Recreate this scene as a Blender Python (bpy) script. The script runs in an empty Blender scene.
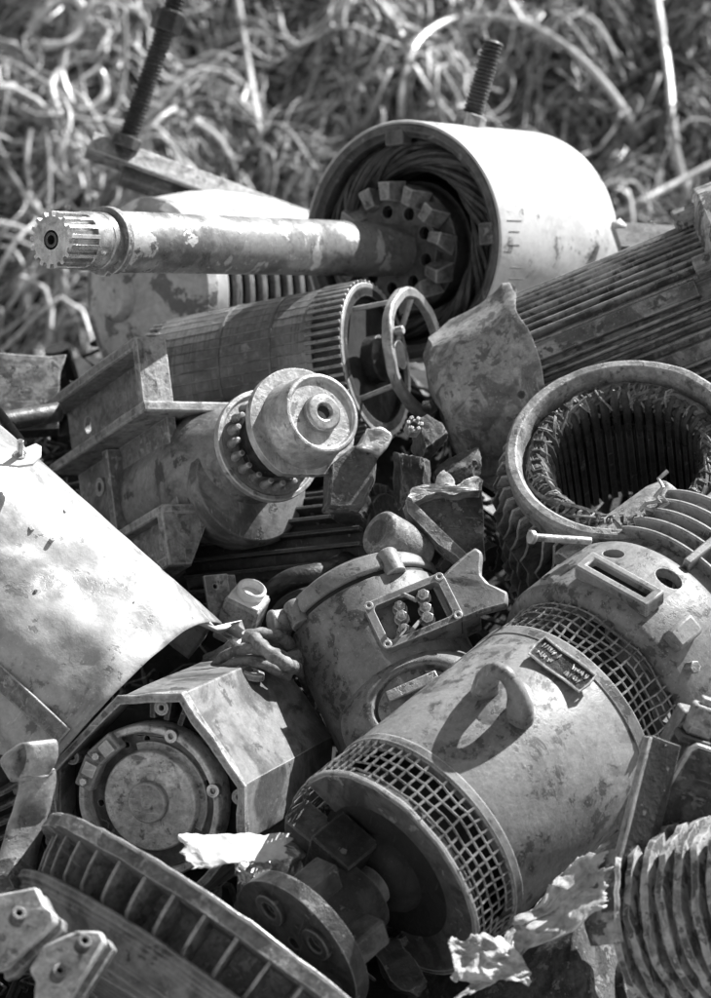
import bpy, bmesh, math, random
import numpy as np
from mathutils import Vector, Matrix, noise
from mathutils.geometry import tessellate_polygon

random.seed(11); RNG = np.random.default_rng(11)
PI = math.pi; TAU = 2 * PI
SC = bpy.context.scene
COL = SC.collection

# ------------------------------------------------------------------ camera, sky, sun, exposure
F = 2700.0                      # focal length in photo pixels (photo 711 x 998)
PITCH = math.radians(15)
CAM = Vector((0, 0, 1.9))
R_ = Vector((1, 0, 0))
U_ = Vector((0, math.sin(PITCH), math.cos(PITCH)))
T_ = Vector((0, -math.cos(PITCH), math.sin(PITCH)))      # towards the viewer

cd = bpy.data.cameras.new('camera')
cd.sensor_fit = 'HORIZONTAL'; cd.sensor_width = 36.0
cd.lens = F / 711 * 36.0
cd.clip_start = 0.05; cd.clip_end = 500
cd.dof.use_dof = True; cd.dof.focus_distance = 3.80; cd.dof.aperture_fstop = 6.4
cam = bpy.data.objects.new('camera', cd); COL.objects.link(cam)
cam.location = CAM; cam.rotation_euler = (PI / 2 - PITCH, 0, 0)
SC.camera = cam

SUN_CAM = (0.55, 0.80, -0.20)     # direction to the sun: right, up, towards the viewer
sun_dir = (R_ * SUN_CAM[0] + U_ * SUN_CAM[1] + T_ * SUN_CAM[2]).normalized()
elev = math.asin(sun_dir.z); azim = math.atan2(sun_dir.x, sun_dir.y)

w = bpy.data.worlds.new('World'); SC.world = w; w.use_nodes = True
nt = w.node_tree; nt.nodes.clear()
sky = nt.nodes.new('ShaderNodeTexSky'); sky.sky_type = 'NISHITA'; sky.sun_disc = False
sky.sun_elevation = elev; sky.sun_rotation = azim
bw = nt.nodes.new('ShaderNodeRGBToBW')               # monochrome film
bg = nt.nodes.new('ShaderNodeBackground'); bg.inputs['Strength'].default_value = 0.075
wo = nt.nodes.new('ShaderNodeOutputWorld')
nt.links.new(sky.outputs[0], bw.inputs[0]); nt.links.new(bw.outputs[0], bg.inputs[0]); nt.links.new(bg.outputs[0], wo.inputs[0])

sl = bpy.data.lights.new('sun', 'SUN'); sl.energy = 5.0; sl.angle = math.radians(0.5); sl.color = (1, 1, 1)
sun = bpy.data.objects.new('sun', sl); COL.objects.link(sun)
sun.rotation_euler = sun_dir.to_track_quat('Z', 'Y').to_euler(); sun.location = (3, 0, 6)

SC.view_settings.view_transform = 'Standard'; SC.view_settings.look = 'None'
SC.view_settings.exposure = 1.0; SC.view_settings.gamma = 1.0
SC.view_settings.use_curve_mapping = False
SC.cycles.use_adaptive_sampling = True; SC.cycles.adaptive_threshold = 0.02
SC.cycles.max_bounces = 6; SC.cycles.diffuse_bounces = 3; SC.cycles.glossy_bounces = 3


# ------------------------------------------------------------------ materials
def g4(v): return (v, v, v, 1)

def mat(name, base, rough=0.6, metal=0.0, stain=0.6, stain_v=0.55, stain_s=9, chips=0.0, chip_v=0.5, chip_s=38,
        speck=0.35, speck_v=0.5, bump=0.35, edge=0.0, edge_v=0.55, edge_r=0.003, streak=0.0, streak_v=0.6, streak_s=(60, 60, 4)):
    m = bpy.data.materials.new(name); m.use_nodes = True
    t = m.node_tree; N = t.nodes; L = t.links; N.clear()
    out = N.new('ShaderNodeOutputMaterial'); p = N.new('ShaderNodeBsdfPrincipled'); L.new(p.outputs[0], out.inputs[0])
    tc = N.new('ShaderNodeTexCoord'); oi = N.new('ShaderNodeObjectInfo')
    va = N.new('ShaderNodeVectorMath'); va.operation = 'MULTIPLY_ADD'
    L.new(oi.outputs['Random'], va.inputs[0]); va.inputs[1].default_value = (37, 53, 71); L.new(tc.outputs['Object'], va.inputs[2])
    def nz(scale, detail=4, r=0.6, dist=0.0, vec=None):
        n = N.new('ShaderNodeTexNoise'); n.inputs['Scale'].default_value = scale; n.inputs['Detail'].default_value = detail
        n.inputs['Roughness'].default_value = r; n.inputs['Distortion'].default_value = dist
        L.new(vec or va.outputs[0], n.inputs['Vector']); return n.outputs['Fac']
    def ramp(fac, a, b):
        mr = N.new('ShaderNodeMapRange'); mr.inputs['From Min'].default_value = a; mr.inputs['From Max'].default_value = b
        mr.interpolation_type = 'SMOOTHSTEP'; L.new(fac, mr.inputs['Value']); return mr.outputs['Result']
    def mul(fac, k):
        q = N.new('ShaderNodeMath'); q.operation = 'MULTIPLY'; L.new(fac, q.inputs[0])
        if isinstance(k, (int, float)): q.inputs[1].default_value = k
        else: L.new(k, q.inputs[1])
        return q.outputs[0]
    def mix(a, b, fac):
        x = N.new('ShaderNodeMix'); x.data_type = 'FLOAT'; L.new(fac, x.inputs['Factor'])
        for s, v in ((x.inputs['A'], a), (x.inputs['B'], b)):
            if isinstance(v, (int, float)): s.default_value = v
            else: L.new(v, s)
        return x.outputs['Result']
    big = nz(stain_s, 5, 0.66, 0.8); mid = nz(chip_s, 5, 0.68, 0.3); fine = nz(190, 3, 0.7)
    col = mix(base, base * stain_v * 0.8, mul(ramp(big, 0.46, 0.60), stain))
    col = mix(col, base * stain_v * 0.55, mul(ramp(mid, 0.52, 0.66), stain * 0.55))
    col = mix(col, min(base * 1.35, 0.85), mul(ramp(big, 0.45, 0.25), 0.5))
    if streak > 0:
        mp = N.new('ShaderNodeMapping'); mp.inputs['Scale'].default_value = streak_s; L.new(va.outputs[0], mp.inputs['Vector'])
        st = nz(1.0, 5, 0.6, 0, mp.outputs[0]); col = mix(col, base * streak_v, mul(ramp(st, 0.48, 0.62), streak))
    ch = None
    if chips > 0:
        th = 0.66 - 0.3 * chips
        ch = ramp(mid, th, th + 0.03)
        if chip_s > 45: ch = mul(ramp(mid, th - 0.05, th - 0.02), ramp(big, 0.46, 0.54))    # small chips gather in worn patches
        col = mix(col, chip_v, mul(ch, 0.9))
    mot = nz(75, 3, 0.75, 0.4); mm = N.new('ShaderNodeMapRange'); mm.inputs['From Min'].default_value = 0.3; mm.inputs['From Max'].default_value = 0.7
    mm.inputs['To Min'].default_value = 1 - 0.5 * speck; mm.inputs['To Max'].default_value = 1 + 0.3 * speck; L.new(mot, mm.inputs['Value']); col = mul(col, mm.outputs['Result'])
    if bump > 0:
        sm = N.new('ShaderNodeMapping'); sm.inputs['Scale'].default_value = (18, 420, 420); sm.inputs['Rotation'].default_value = (0.4, 0.7, 0.9); L.new(va.outputs[0], sm.inputs['Vector'])
        scr = nz(1.0, 2, 0.5, 0, sm.outputs[0]); col = mix(col, min(base * 1.9 + 0.05, 0.85), mul(ramp(scr, 0.66, 0.72), 0.5))
    sp = ramp(fine, 0.56, 0.70); col = mix(col, base * speck_v, mul(sp, speck))
    if edge > 0:
        bv = N.new('ShaderNodeBevel'); bv.samples = 2; bv.inputs['Radius'].default_value = edge_r
        ge = N.new('ShaderNodeNewGeometry')
        d = N.new('ShaderNodeVectorMath'); d.operation = 'DOT_PRODUCT'; L.new(bv.outputs[0], d.inputs[0]); L.new(ge.outputs['Normal'], d.inputs[1])
        em = ramp(d.outputs['Value'], 0.985, 0.86)
        col = mix(col, edge_v, mul(mul(em, ramp(mid, 0.30, 0.50)), edge))
    cc = N.new('ShaderNodeCombineColor'); [L.new(col, cc.inputs[i]) for i in range(3)]
    L.new(cc.outputs[0], p.inputs['Base Color'])
    p.inputs['Metallic'].default_value = metal
    L.new(mix(max(rough - 0.14, 0.08), min(rough + 0.2, 1), ramp(mid, 0.3, 0.7)), p.inputs['Roughness'])
    p.inputs['Specular IOR Level'].default_value = 0.4
    if bump > 0:
        h = N.new('ShaderNodeMath'); h.operation = 'MULTIPLY_ADD'; L.new(fine, h.inputs[0]); h.inputs[1].default_value = 0.35; L.new(mid, h.inputs[2])
        hh = h.outputs[0]
        if ch is not None:
            q = N.new('ShaderNodeMath'); q.operation = 'SUBTRACT'; L.new(hh, q.inputs[0]); L.new(mul(ch, 0.5), q.inputs[1]); hh = q.outputs[0]
        b = N.new('ShaderNodeBump'); b.inputs['Strength'].default_value = bump; b.inputs['Distance'].default_value = 0.004
        L.new(hh, b.inputs['Height']); L.new(b.outputs[0], p.inputs['Normal'])
    return m

M = dict(
    white=mat('white_enamel', 0.70, 0.34, 0, 0.5, 0.7, 7, chips=0.15, chip_v=0.2, chip_s=24, speck=0.2, bump=0.12, edge=0.6, edge_v=0.2),
    cream=mat('flaking_cream_paint', 0.58, 0.55, 0, 0.4, 0.6, 9, chips=0.48, chip_v=0.16, chip_s=13, speck=0.4, bump=0.6),
    sheet=mat('dented_white_sheet', 0.47, 0.30, 0, 0.85, 0.6, 6, chips=0.20, chip_v=0.2, chip_s=26, speck=0.3, bump=0.25),
    paint=mat('grey_machine_paint', 0.255, 0.42, 0, 0.6, 0.55, 11, chips=0.30, chip_v=0.07, chip_s=52, speck=0.45, bump=0.24, edge=1.0, edge_v=0.7),
    paintd=mat('worn_grey_paint', 0.23, 0.45, 0, 0.9, 0.45, 10, chips=0.26, chip_v=0.06, chip_s=20, speck=0.6, bump=0.3, edge=1.0, edge_v=0.7),
    cast=mat('cast_iron', 0.25, 0.52, 0.1, 0.5, 0.45, 22, chips=0.2, chip_v=0.42, chip_s=60, speck=1.0, bump=0.6, edge=1.0, edge_v=0.75),
    castl=mat('pale_casting', 0.34, 0.5, 0.15, 0.5, 0.5, 26, chips=0.2, chip_v=0.12, chip_s=55, speck=0.9, bump=0.5, edge=1.0, edge_v=0.85),
    alu=mat('bare_aluminium', 0.46, 0.40, 0.45, 0.4, 0.55, 30, chips=0.2, chip_v=0.18, chip_s=40, speck=0.6, bump=0.4, edge=0.8, edge_v=0.85),
    disc=mat('rough_disc', 0.60, 0.5, 0.1, 0.45, 0.6, 30, chips=0.2, chip_v=0.2, chip_s=50, speck=0.9, bump=0.45, edge=0.8, edge_v=0.8),
    steel=mat('machined_steel', 0.50, 0.28, 0.75, 0.4, 0.5, 30, chips=0.12, chip_v=0.2, speck=0.5, bump=0.18, edge=0.7, edge_v=0.85),
    shaft=mat('shaft_steel', 0.34, 0.33, 0.4, 0.8, 0.5, 10, chips=0.34, chip_v=0.66, chip_s=13, speck=0.5, bump=0.3),
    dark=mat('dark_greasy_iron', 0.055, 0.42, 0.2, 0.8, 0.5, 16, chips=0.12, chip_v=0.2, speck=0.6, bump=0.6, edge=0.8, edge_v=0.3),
    black=mat('recess_shade_black', 0.02, 0.7, 0, 0.5, 0.6, 14, bump=0.3),  # near-black: the shade inside recesses is put into the colour
    rust=mat('rusty_iron', 0.12, 0.75, 0.05, 0.9, 0.4, 14, chips=0.3, chip_v=0.26, chip_s=44, speck=0.9, bump=0.8, edge=0.9, edge_v=0.45),
    fin=mat('ribbed_grey_paint', 0.34, 0.45, 0.05, 0.95, 0.4, 18, chips=0.3, chip_v=0.08, chip_s=34, speck=0.6, bump=0.35, edge=1.0, edge_v=0.6, edge_r=0.002, streak=0.8, streak_v=0.35, streak_s=(70, 70, 5)),
    finl=mat('flaking_white_fins', 0.46, 0.55, 0.0, 0.8, 0.5, 18, chips=0.52, chip_v=0.09, chip_s=30, speck=0.7, bump=0.7, edge=0.6, edge_v=0.75),
    lam=mat('laminated_core', 0.27, 0.38, 0.35, 0.7, 0.55, 9, chips=0.1, chip_v=0.34, chip_s=20, speck=0.4, bump=0.25, streak=0.9, streak_v=0.55, streak_s=(10, 10, 330)),
    bar=mat('rotor_bar_edge', 0.34, 0.4, 0.3, 0.8, 0.4, 20, speck=0.5, bump=0.2),
    cage=mat('cage_aluminium', 0.34, 0.36, 0.45, 0.7, 0.5, 18, speck=0.5, bump=0.25, edge=0.8, edge_v=0.8, edge_r=0.0015),
    coil=mat('varnished_winding', 0.06, 0.32, 0.1, 0.8, 0.5, 24, speck=0.7, bump=0.4),
    winding=mat('dark_copper_hank', 0.09, 0.38, 0.15, 0.7, 0.5, 24, speck=0.6, bump=0.35),
    hank=mat('dusty_winding', 0.17, 0.55, 0.0, 0.8, 0.5, 28, speck=0.7, bump=0.5),
    lace=mat('winding_lacing', 0.32, 0.75, 0, 0.8, 0.45, 40, speck=0.6, bump=0.4),
    mesh=mat('galvanised_mesh', 0.36, 0.42, 0.35, 0.8, 0.4, 30, chips=0.2, chip_v=0.12, speck=0.6, bump=0.4),
    cowl=mat('mottled_sheet_metal', 0.42, 0.36, 0.25, 0.95, 0.5, 20, chips=0.32, chip_v=0.17, chip_s=36, speck=0.7, bump=0.4, edge=0.8, edge_v=0.75),
    paper=mat('crumpled_paper', 0.66, 0.85, 0, 0.4, 0.7, 14, speck=0.2, bump=0.2),
    kraft=mat('brown_paper', 0.52, 0.8, 0, 0.7, 0.55, 16, speck=0.4, bump=0.4),
    plastic=mat('white_plastic', 0.68, 0.35, 0, 0.3, 0.7, 20, speck=0.2, bump=0.08),
    rag=mat('insulated_cable', 0.30, 0.7, 0, 0.8, 0.5, 28, speck=0.7, bump=0.5),
    dirty=mat('dirty_casting', 0.12, 0.46, 0.1, 0.8, 0.45, 14, chips=0.16, chip_v=0.26, speck=0.7, bump=0.5, edge=0.9, edge_v=0.4),
    wire1=mat('pale_wire', 0.80, 0.28, 0, 0.5, 0.5, 6, bump=0),
    wire2=mat('grey_wire', 0.34, 0.3, 0, 0.5, 0.5, 6, bump=0),
    wire3=mat('dark_wire', 0.05, 0.45, 0, 0.5, 0.5, 6, bump=0),
    bits=mat('loose_bits', 0.20, 0.5, 0.3, 0.9, 0.3, 60, speck=0.6, bump=0.3),
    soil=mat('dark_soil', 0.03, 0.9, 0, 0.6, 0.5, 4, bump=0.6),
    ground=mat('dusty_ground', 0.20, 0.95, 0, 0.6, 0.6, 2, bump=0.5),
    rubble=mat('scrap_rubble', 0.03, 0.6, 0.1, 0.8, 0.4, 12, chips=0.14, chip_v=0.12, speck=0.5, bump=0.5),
)


# ------------------------------------------------------------------ geometry helpers
def W(px, py, d):
    """photo pixel + distance along the view axis -> world point"""
    return CAM - T_ * d + R_ * ((px - 355.5) / F * d) + U_ * ((499 - py) / F * d)

def camvec(v): return (R_ * v[0] + U_ * v[1] + T_ * v[2])

def aim(z, x=(1, 0, 0), o=(0, 0, 0)):
    """matrix whose local Z points along z"""
    z = Vector(z).normalized(); x = Vector(x); x = x - z * x.dot(z)
    if x.length < 1e-5: x = Vector((0, 1, 0)) - z * z.y
    if x.length < 1e-5: x = Vector((0, 0, 1)) - z * z.z
    x.normalize(); y = z.cross(x)
    m = Matrix((x, y, z)).transposed().to_4x4(); m.translation = Vector(o); return m

def rz(a): return Matrix.Rotation(a, 4, 'Z')
def tr(x, y, z): return Matrix.Translation((x, y, z))

class G:
    def __init__(self): self.v = []; self.f = []
    def add(self, vs, fs, m=None):
        o = len(self.v)
        self.v += [tuple(m @ Vector(p)) for p in vs] if m is not None else [tuple(p) for p in vs]
        self.f += [tuple(i + o for i in f) for f in fs]; return self
    def lathe(self, prof, seg=56, a0=0.0, a1=TAU, m=None, closed=False):
        full = abs(a1 - a0 - TAU) < 1e-6; na = seg if full else seg + 1; n = len(prof)
        vs = []; fs = []
        for i in range(na):
            a = a0 + (a1 - a0) * i / seg; c, s = math.cos(a), math.sin(a)
            vs += [(r * c, r * s, z) for r, z in prof]
        for i in range(seg):
            j = (i + 1) % na
            for k in range(n if closed else n - 1):
                k2 = (k + 1) % n
                fs.append((i * n + k, j * n + k, j * n + k2, i * n + k2))
        if not full and closed:
            fs.append(tuple(range(n))); fs.append(tuple(seg * n + k for k in range(n)))
        return self.add(vs, fs, m)
    def cyl(self, r, z0, z1, seg=24, m=None, r2=None, ch=0.0):
        r2 = r if r2 is None else r2
        return self.lathe([(0, z0), (r - ch, z0), (r, z0 + ch), (r2, z1 - ch), (r2 - ch, z1), (0, z1)] if ch else [(0, z0), (r, z0), (r2, z1), (0, z1)], seg, m=m)
    def ring(self, r0, r1, z0, z1, seg=56, m=None, a0=0.0, a1=TAU):
        return self.lathe([(r0, z0), (r1, z0), (r1, z1), (r0, z1)], seg, a0, a1, m, closed=True)
    def tube(self, pts, r, seg=6, cap=True, closed=False, m=None, flat=1.0):
        P = [Vector(p) for p in pts]; n = len(P); vs = []; fs = []
        T = [(P[(i + 1) % n] - P[i - 1]) if closed else (P[min(i + 1, n - 1)] - P[max(i - 1, 0)]) for i in range(n)]
        T = [t.normalized() if t.length > 1e-9 else Vector((0, 0, 1)) for t in T]
        up = Vector((0, 0, 1)) if abs(T[0].z) < 0.9 else Vector((1, 0, 0))
        x = (up - T[0] * up.dot(T[0])).normalized()
        for i in range(n):
            x = (x - T[i] * x.dot(T[i]))
            x = x.normalized() if x.length > 1e-6 else T[i].orthogonal().normalized()
            y = T[i].cross(x); rr = r[i] if hasattr(r, '__len__') else r
            vs += [P[i] + x * (rr * math.cos(TAU * k / seg)) + y * (rr * flat * math.sin(TAU * k / seg)) for k in range(seg)]
        for i in range(n if closed else n - 1):
            j = (i + 1) % n
            for k in range(seg):
                k2 = (k + 1) % seg; fs.append((i * seg + k, i * seg + k2, j * seg + k2, j * seg + k))
        if cap and not closed: fs += [tuple(range(seg)), tuple((n - 1) * seg + k for k in range(seg))]
        return self.add(vs, fs, m)
    def box(self, c, s, m=None):
        x, y, z = c; a, b, d = s[0] / 2, s[1] / 2, s[2] / 2
        vs = [(x + i * a, y + j * b, z + k * d) for i in (-1, 1) for j in (-1, 1) for k in (-1, 1)]
        return self.add(vs, [(0, 1, 3, 2), (4, 6, 7, 5), (0, 4, 5, 1), (2, 3, 7, 6), (0, 2, 6, 4), (1, 5, 7, 3)], m)
    def bx(self, x0, x1, y0, y1, z0, z1, m=None):
        return self.box(((x0 + x1) / 2, (y0 + y1) / 2, (z0 + z1) / 2), (abs(x1 - x0), abs(y1 - y0), abs(z1 - z0)), m)
    def prism(self, poly, z0, z1, holes=(), m=None):
        loops = [list(poly)] + [list(h) for h in holes]
        flat = [p for l in loops for p in l]; n = len(flat)
        tri = tessellate_polygon([[Vector((p[0], p[1], 0)) for p in l] for l in loops])
        vs = [(p[0], p[1], z0) for p in flat] + [(p[0], p[1], z1) for p in flat]
        fs = [tuple(t) for t in tri] + [tuple(i + n for i in reversed(t)) for t in tri]
        o = 0
        for l in loops:
            k = len(l)
            for i in range(k): j = (i + 1) % k; fs.append((o + i, o + j, n + o + j, n + o + i))
            o += k
        return self.add(vs, fs, m)
    def hexa(self, r, z0, z1, m=None, hole=None):
        return self.prism(circ(r, 6), z0, z1, [circ(hole, 12)] if hole else [], m)
    def thread(self, r, z0, z1, pitch, seg=16, m=None):
        n = max(2, int((z1 - z0) / pitch)); pr = [(0, z0)]
        for i in range(n):
            za = z0 + (z1 - z0) * i / n; zb = z0 + (z1 - z0) * (i + 0.5) / n; pr += [(r * 0.78, za), (r, zb)]
        return self.lathe(pr + [(r * 0.78, z1), (0, z1)], seg, m=m)
    def lattice(self, P, wd, skip=()):
        """P[i][j] grid of points; a thin bar along each grid edge"""
        ni, nj = len(P), len(P[0])
        def bar(a, b):
            if (a, b) in skip: return
            A, B = Vector(P[a[0]][a[1]]), Vector(P[b[0]][b[1]])
            self.tube([A, B], wd, 4, cap=False)
        for i in range(ni):
            for j in range(nj):
                if i + 1 < ni: bar((i, j), (i + 1, j))
                if j + 1 < nj: bar((i, j), (i, j + 1))
        return self

def circ(r, n, cx=0.0, cy=0.0, a0=0.0, ry=None):
    ry = r if ry is None else ry
    return [(cx + r * math.cos(a0 + TAU * i / n), cy + ry * math.sin(a0 + TAU * i / n)) for i in range(n)]

def wob(amp, freq, seed=0.0, keep=None):
    def f(p):
        q = Vector(p) * freq + Vector((seed, seed * 1.7, seed * 0.3)); d = noise.noise_vector(q) * amp + noise.noise_vector(q * 2.7) * amp * 0.35
        return p + (d if keep is None else d * keep(p))
    return f

class Thing:
    """an Empty (or one mesh) with its own frame; local units are photo pixels at that distance"""
    def __init__(s, name, label, cat, px, py, d, axis=(0, 0, 1), hint=(1, 0, 0), group=None, single=False):
        s.s = d / F; s.single = single; s.name = name; s.meta = (label, cat, group)
        z = (axis if isinstance(axis, Vector) else camvec(axis)).normalized()
        x = hint if isinstance(hint, Vector) else camvec(hint)
        s.m = aim(z, x, W(px, py, d)); s.inv = s.m.inverted(); s.top = None
        if not single:
            s.top = bpy.data.objects.new(name, None); s.top.empty_display_size = 0.05; COL.objects.link(s.top); s.dress(s.top)
    def dress(s, o):
        o.matrix_world = s.m; o['label'] = s.meta[0]; o['category'] = s.meta[1]
        if s.meta[2]: o['group'] = s.meta[2]
    def loc(s, w): return (s.inv @ w) / s.s
    def pix(s, px, py, d): return s.loc(W(px, py, d))
    def dirv(s, v): return s.m.to_3x3().inverted() @ camvec(v)
    def part(s, name, g, m, parent=None, bevel=0.8, smooth=38, warp=None, sub=0, solid=0.0, kind=None, label=None):
        me = bpy.data.meshes.new(name); bm = bmesh.new()
        vs = [bm.verts.new(v) for v in g.v]
        for f in g.f:
            try: bm.faces.new([vs[i] for i in f])
            except ValueError: pass
        bmesh.ops.remove_doubles(bm, verts=bm.verts, dist=0.02)
        bmesh.ops.dissolve_degenerate(bm, edges=bm.edges, dist=0.001)
        bmesh.ops.recalc_face_normals(bm, faces=bm.faces)
        if sub: bmesh.ops.subdivide_edges(bm, edges=bm.edges, cuts=sub, use_grid_fill=True)
        if warp:
            for v in bm.verts: v.co = warp(v.co.copy())
        bmesh.ops.scale(bm, vec=(s.s,) * 3, verts=bm.verts)
        bm.to_mesh(me); bm.free()
        me.polygons.foreach_set('use_smooth', [True] * len(me.polygons)); me.set_sharp_from_angle(angle=math.radians(smooth))
        me.materials.append(M[m])
        o = bpy.data.objects.new(name if not s.single else s.name, me); COL.objects.link(o)
        if s.single: s.top = o; s.dress(o)
        else: o.parent = parent or s.top
        if solid:
            q = o.modifiers.new('thickness', 'SOLIDIFY'); q.thickness = solid * s.s; q.offset = 0
        if bevel:
            b = o.modifiers.new('bevel', 'BEVEL'); b.width = bevel * s.s; b.segments = 2; b.limit_method = 'ANGLE'; b.angle_limit = math.radians(40)
        if kind: o['kind'] = kind
        if label: o['label'] = label
        return o
    def copies(s, o, mats):
        """o's mesh again under the same parent, each with its own local matrix (px units)"""
        r = []
        for m in mats:
            c = o.copy(); COL.objects.link(c); mm = m.copy(); mm.translation = mm.translation * s.s; c.matrix_local = mm; r.append(c)
        return r

def structure(o): o['kind'] = 'structure'; return o


# ------------------------------------------------------------------ the setting: ground, heap, wire bank
def raw_obj(name, v, f, m, smooth=True):
    me = bpy.data.meshes.new(name); me.from_pydata(v, [], f); me.update()
    if smooth: me.polygons.foreach_set('use_smooth', [True] * len(me.polygons))
    me.materials.append(M[m]); o = bpy.data.objects.new(name, me); COL.objects.link(o); return o

structure(raw_obj('ground', [(-200, -200, 0), (200, -200, 0), (200, 200, 0), (-200, 200, 0)], [(0, 1, 2, 3)], 'ground'))

PROF = [(2.9, -0.05), (3.30, 0.02), (3.62, 0.12), (4.1, 0.43), (4.55, 0.70), (4.9, 0.83), (5.15, 0.80), (5.6, 0.35), (6.1, 0.12), (6.7, 0.30), (7.5, 0.92), (8.4, 1.80), (9.2, 2.2), (10.0, 1.7), (11.0, -0.1)]
def heap_z(x, y):
    for (a, za), (b, zb) in zip(PROF, PROF[1:]):
        if a <= y <= b:
            t = (y - a) / (b - a); t = t * t * (3 - 2 * t) * 0.5 + t * 0.5; z = za + (zb - za) * t; break
    else: z = -0.1
    return z * max(0.0, 1 - (abs(x) / 3.2) ** 3) + 0.05 * noise.noise(Vector((x * 4, y * 4, 0))) - 0.02
nx, ny = 90, 120; v = []; f = []
for j in range(ny + 1):
    for i in range(nx + 1):
        x = -3.4 + 6.8 * i / nx; y = 2.9 + 8.1 * j / ny; v.append((x, y, heap_z(x, y) + 0.03 * noise.noise(Vector((x * 14, y * 14, 3)))))
for j in range(ny):
    for i in range(nx):
        a = j * (nx + 1) + i; f.append((a, a + 1, a + nx + 2, a + nx + 1))
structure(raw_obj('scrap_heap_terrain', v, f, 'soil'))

# small rubble nobody could count, over the front heap
def rubble():
    g = G(); rr = random.Random(5)
    for k in range(620):
        x = rr.uniform(-0.85, 0.85); y = rr.uniform(3.5, 4.9); z = heap_z(x, y)
        m = tr(x, y, z + rr.uniform(-0.01, 0.05)) @ Matrix.Rotation(rr.uniform(0, TAU), 4, Vector((rr.gauss(0, 1), rr.gauss(0, 1), rr.gauss(0, 1))).normalized())
        q = rr.random()
        if q < 0.35: g.box((0, 0, 0), (rr.uniform(.02, .09), rr.uniform(.02, .07), rr.uniform(.006, .02)), m)
        elif q < 0.6: g.cyl(rr.uniform(.008, .03), 0, rr.uniform(.02, .11), 10, m)
        elif q < 0.8: g.ring(rr.uniform(.012, .02), rr.uniform(.024, .04), 0, rr.uniform(.01, .03), 14, m)
        else: g.tube([(rr.uniform(-.01, .01) + .05 * math.sin(i * 1.2), .06 * math.cos(i * .9), i * .02) for i in range(7)], rr.uniform(.003, .007), 6, m=m)
    o = raw_obj('scrap_rubble', g.v, g.f, 'rubble', smooth=False); o['kind'] = 'stuff'
    o['label'] = 'dark small scrap rubble filling gaps between the motors'; o['category'] = 'rubble'
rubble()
def loose_bits():
    g = G(); rr = random.Random(15)
    for k in range(520):
        x = rr.uniform(-0.6, 0.6); y = rr.uniform(3.55, 4.75); z = heap_z(x, y) + rr.uniform(.02, .13)
        m = tr(x, y, z) @ Matrix.Rotation(rr.uniform(0, TAU), 4, Vector((rr.gauss(0, 1), rr.gauss(0, 1), rr.gauss(0, 1))).normalized())
        q = rr.random()
        if q < .3: g.cyl(.003, 0, rr.uniform(.02, .05), 8, m); g.hexa(.006, -.004, 0, m)
        elif q < .75: g.tube([(.03 * math.sin(i * rr.uniform(.4, 1.0)), .03 * math.cos(i * .8 + k), i * .016) for i in range(9)], rr.uniform(.0012, .004), 5, m=m)
        else: g.box((0, 0, 0), (rr.uniform(.01, .05), rr.uniform(.008, .03), .002), m)
    o = raw_obj('loose_scrap_bits', g.v, g.f, 'bits', smooth=False); o['kind'] = 'stuff'
    o['label'] = 'loose screws, cut wire ends and tin flakes lying in the gaps'; o['category'] = 'scrap'
loose_bits()

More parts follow.
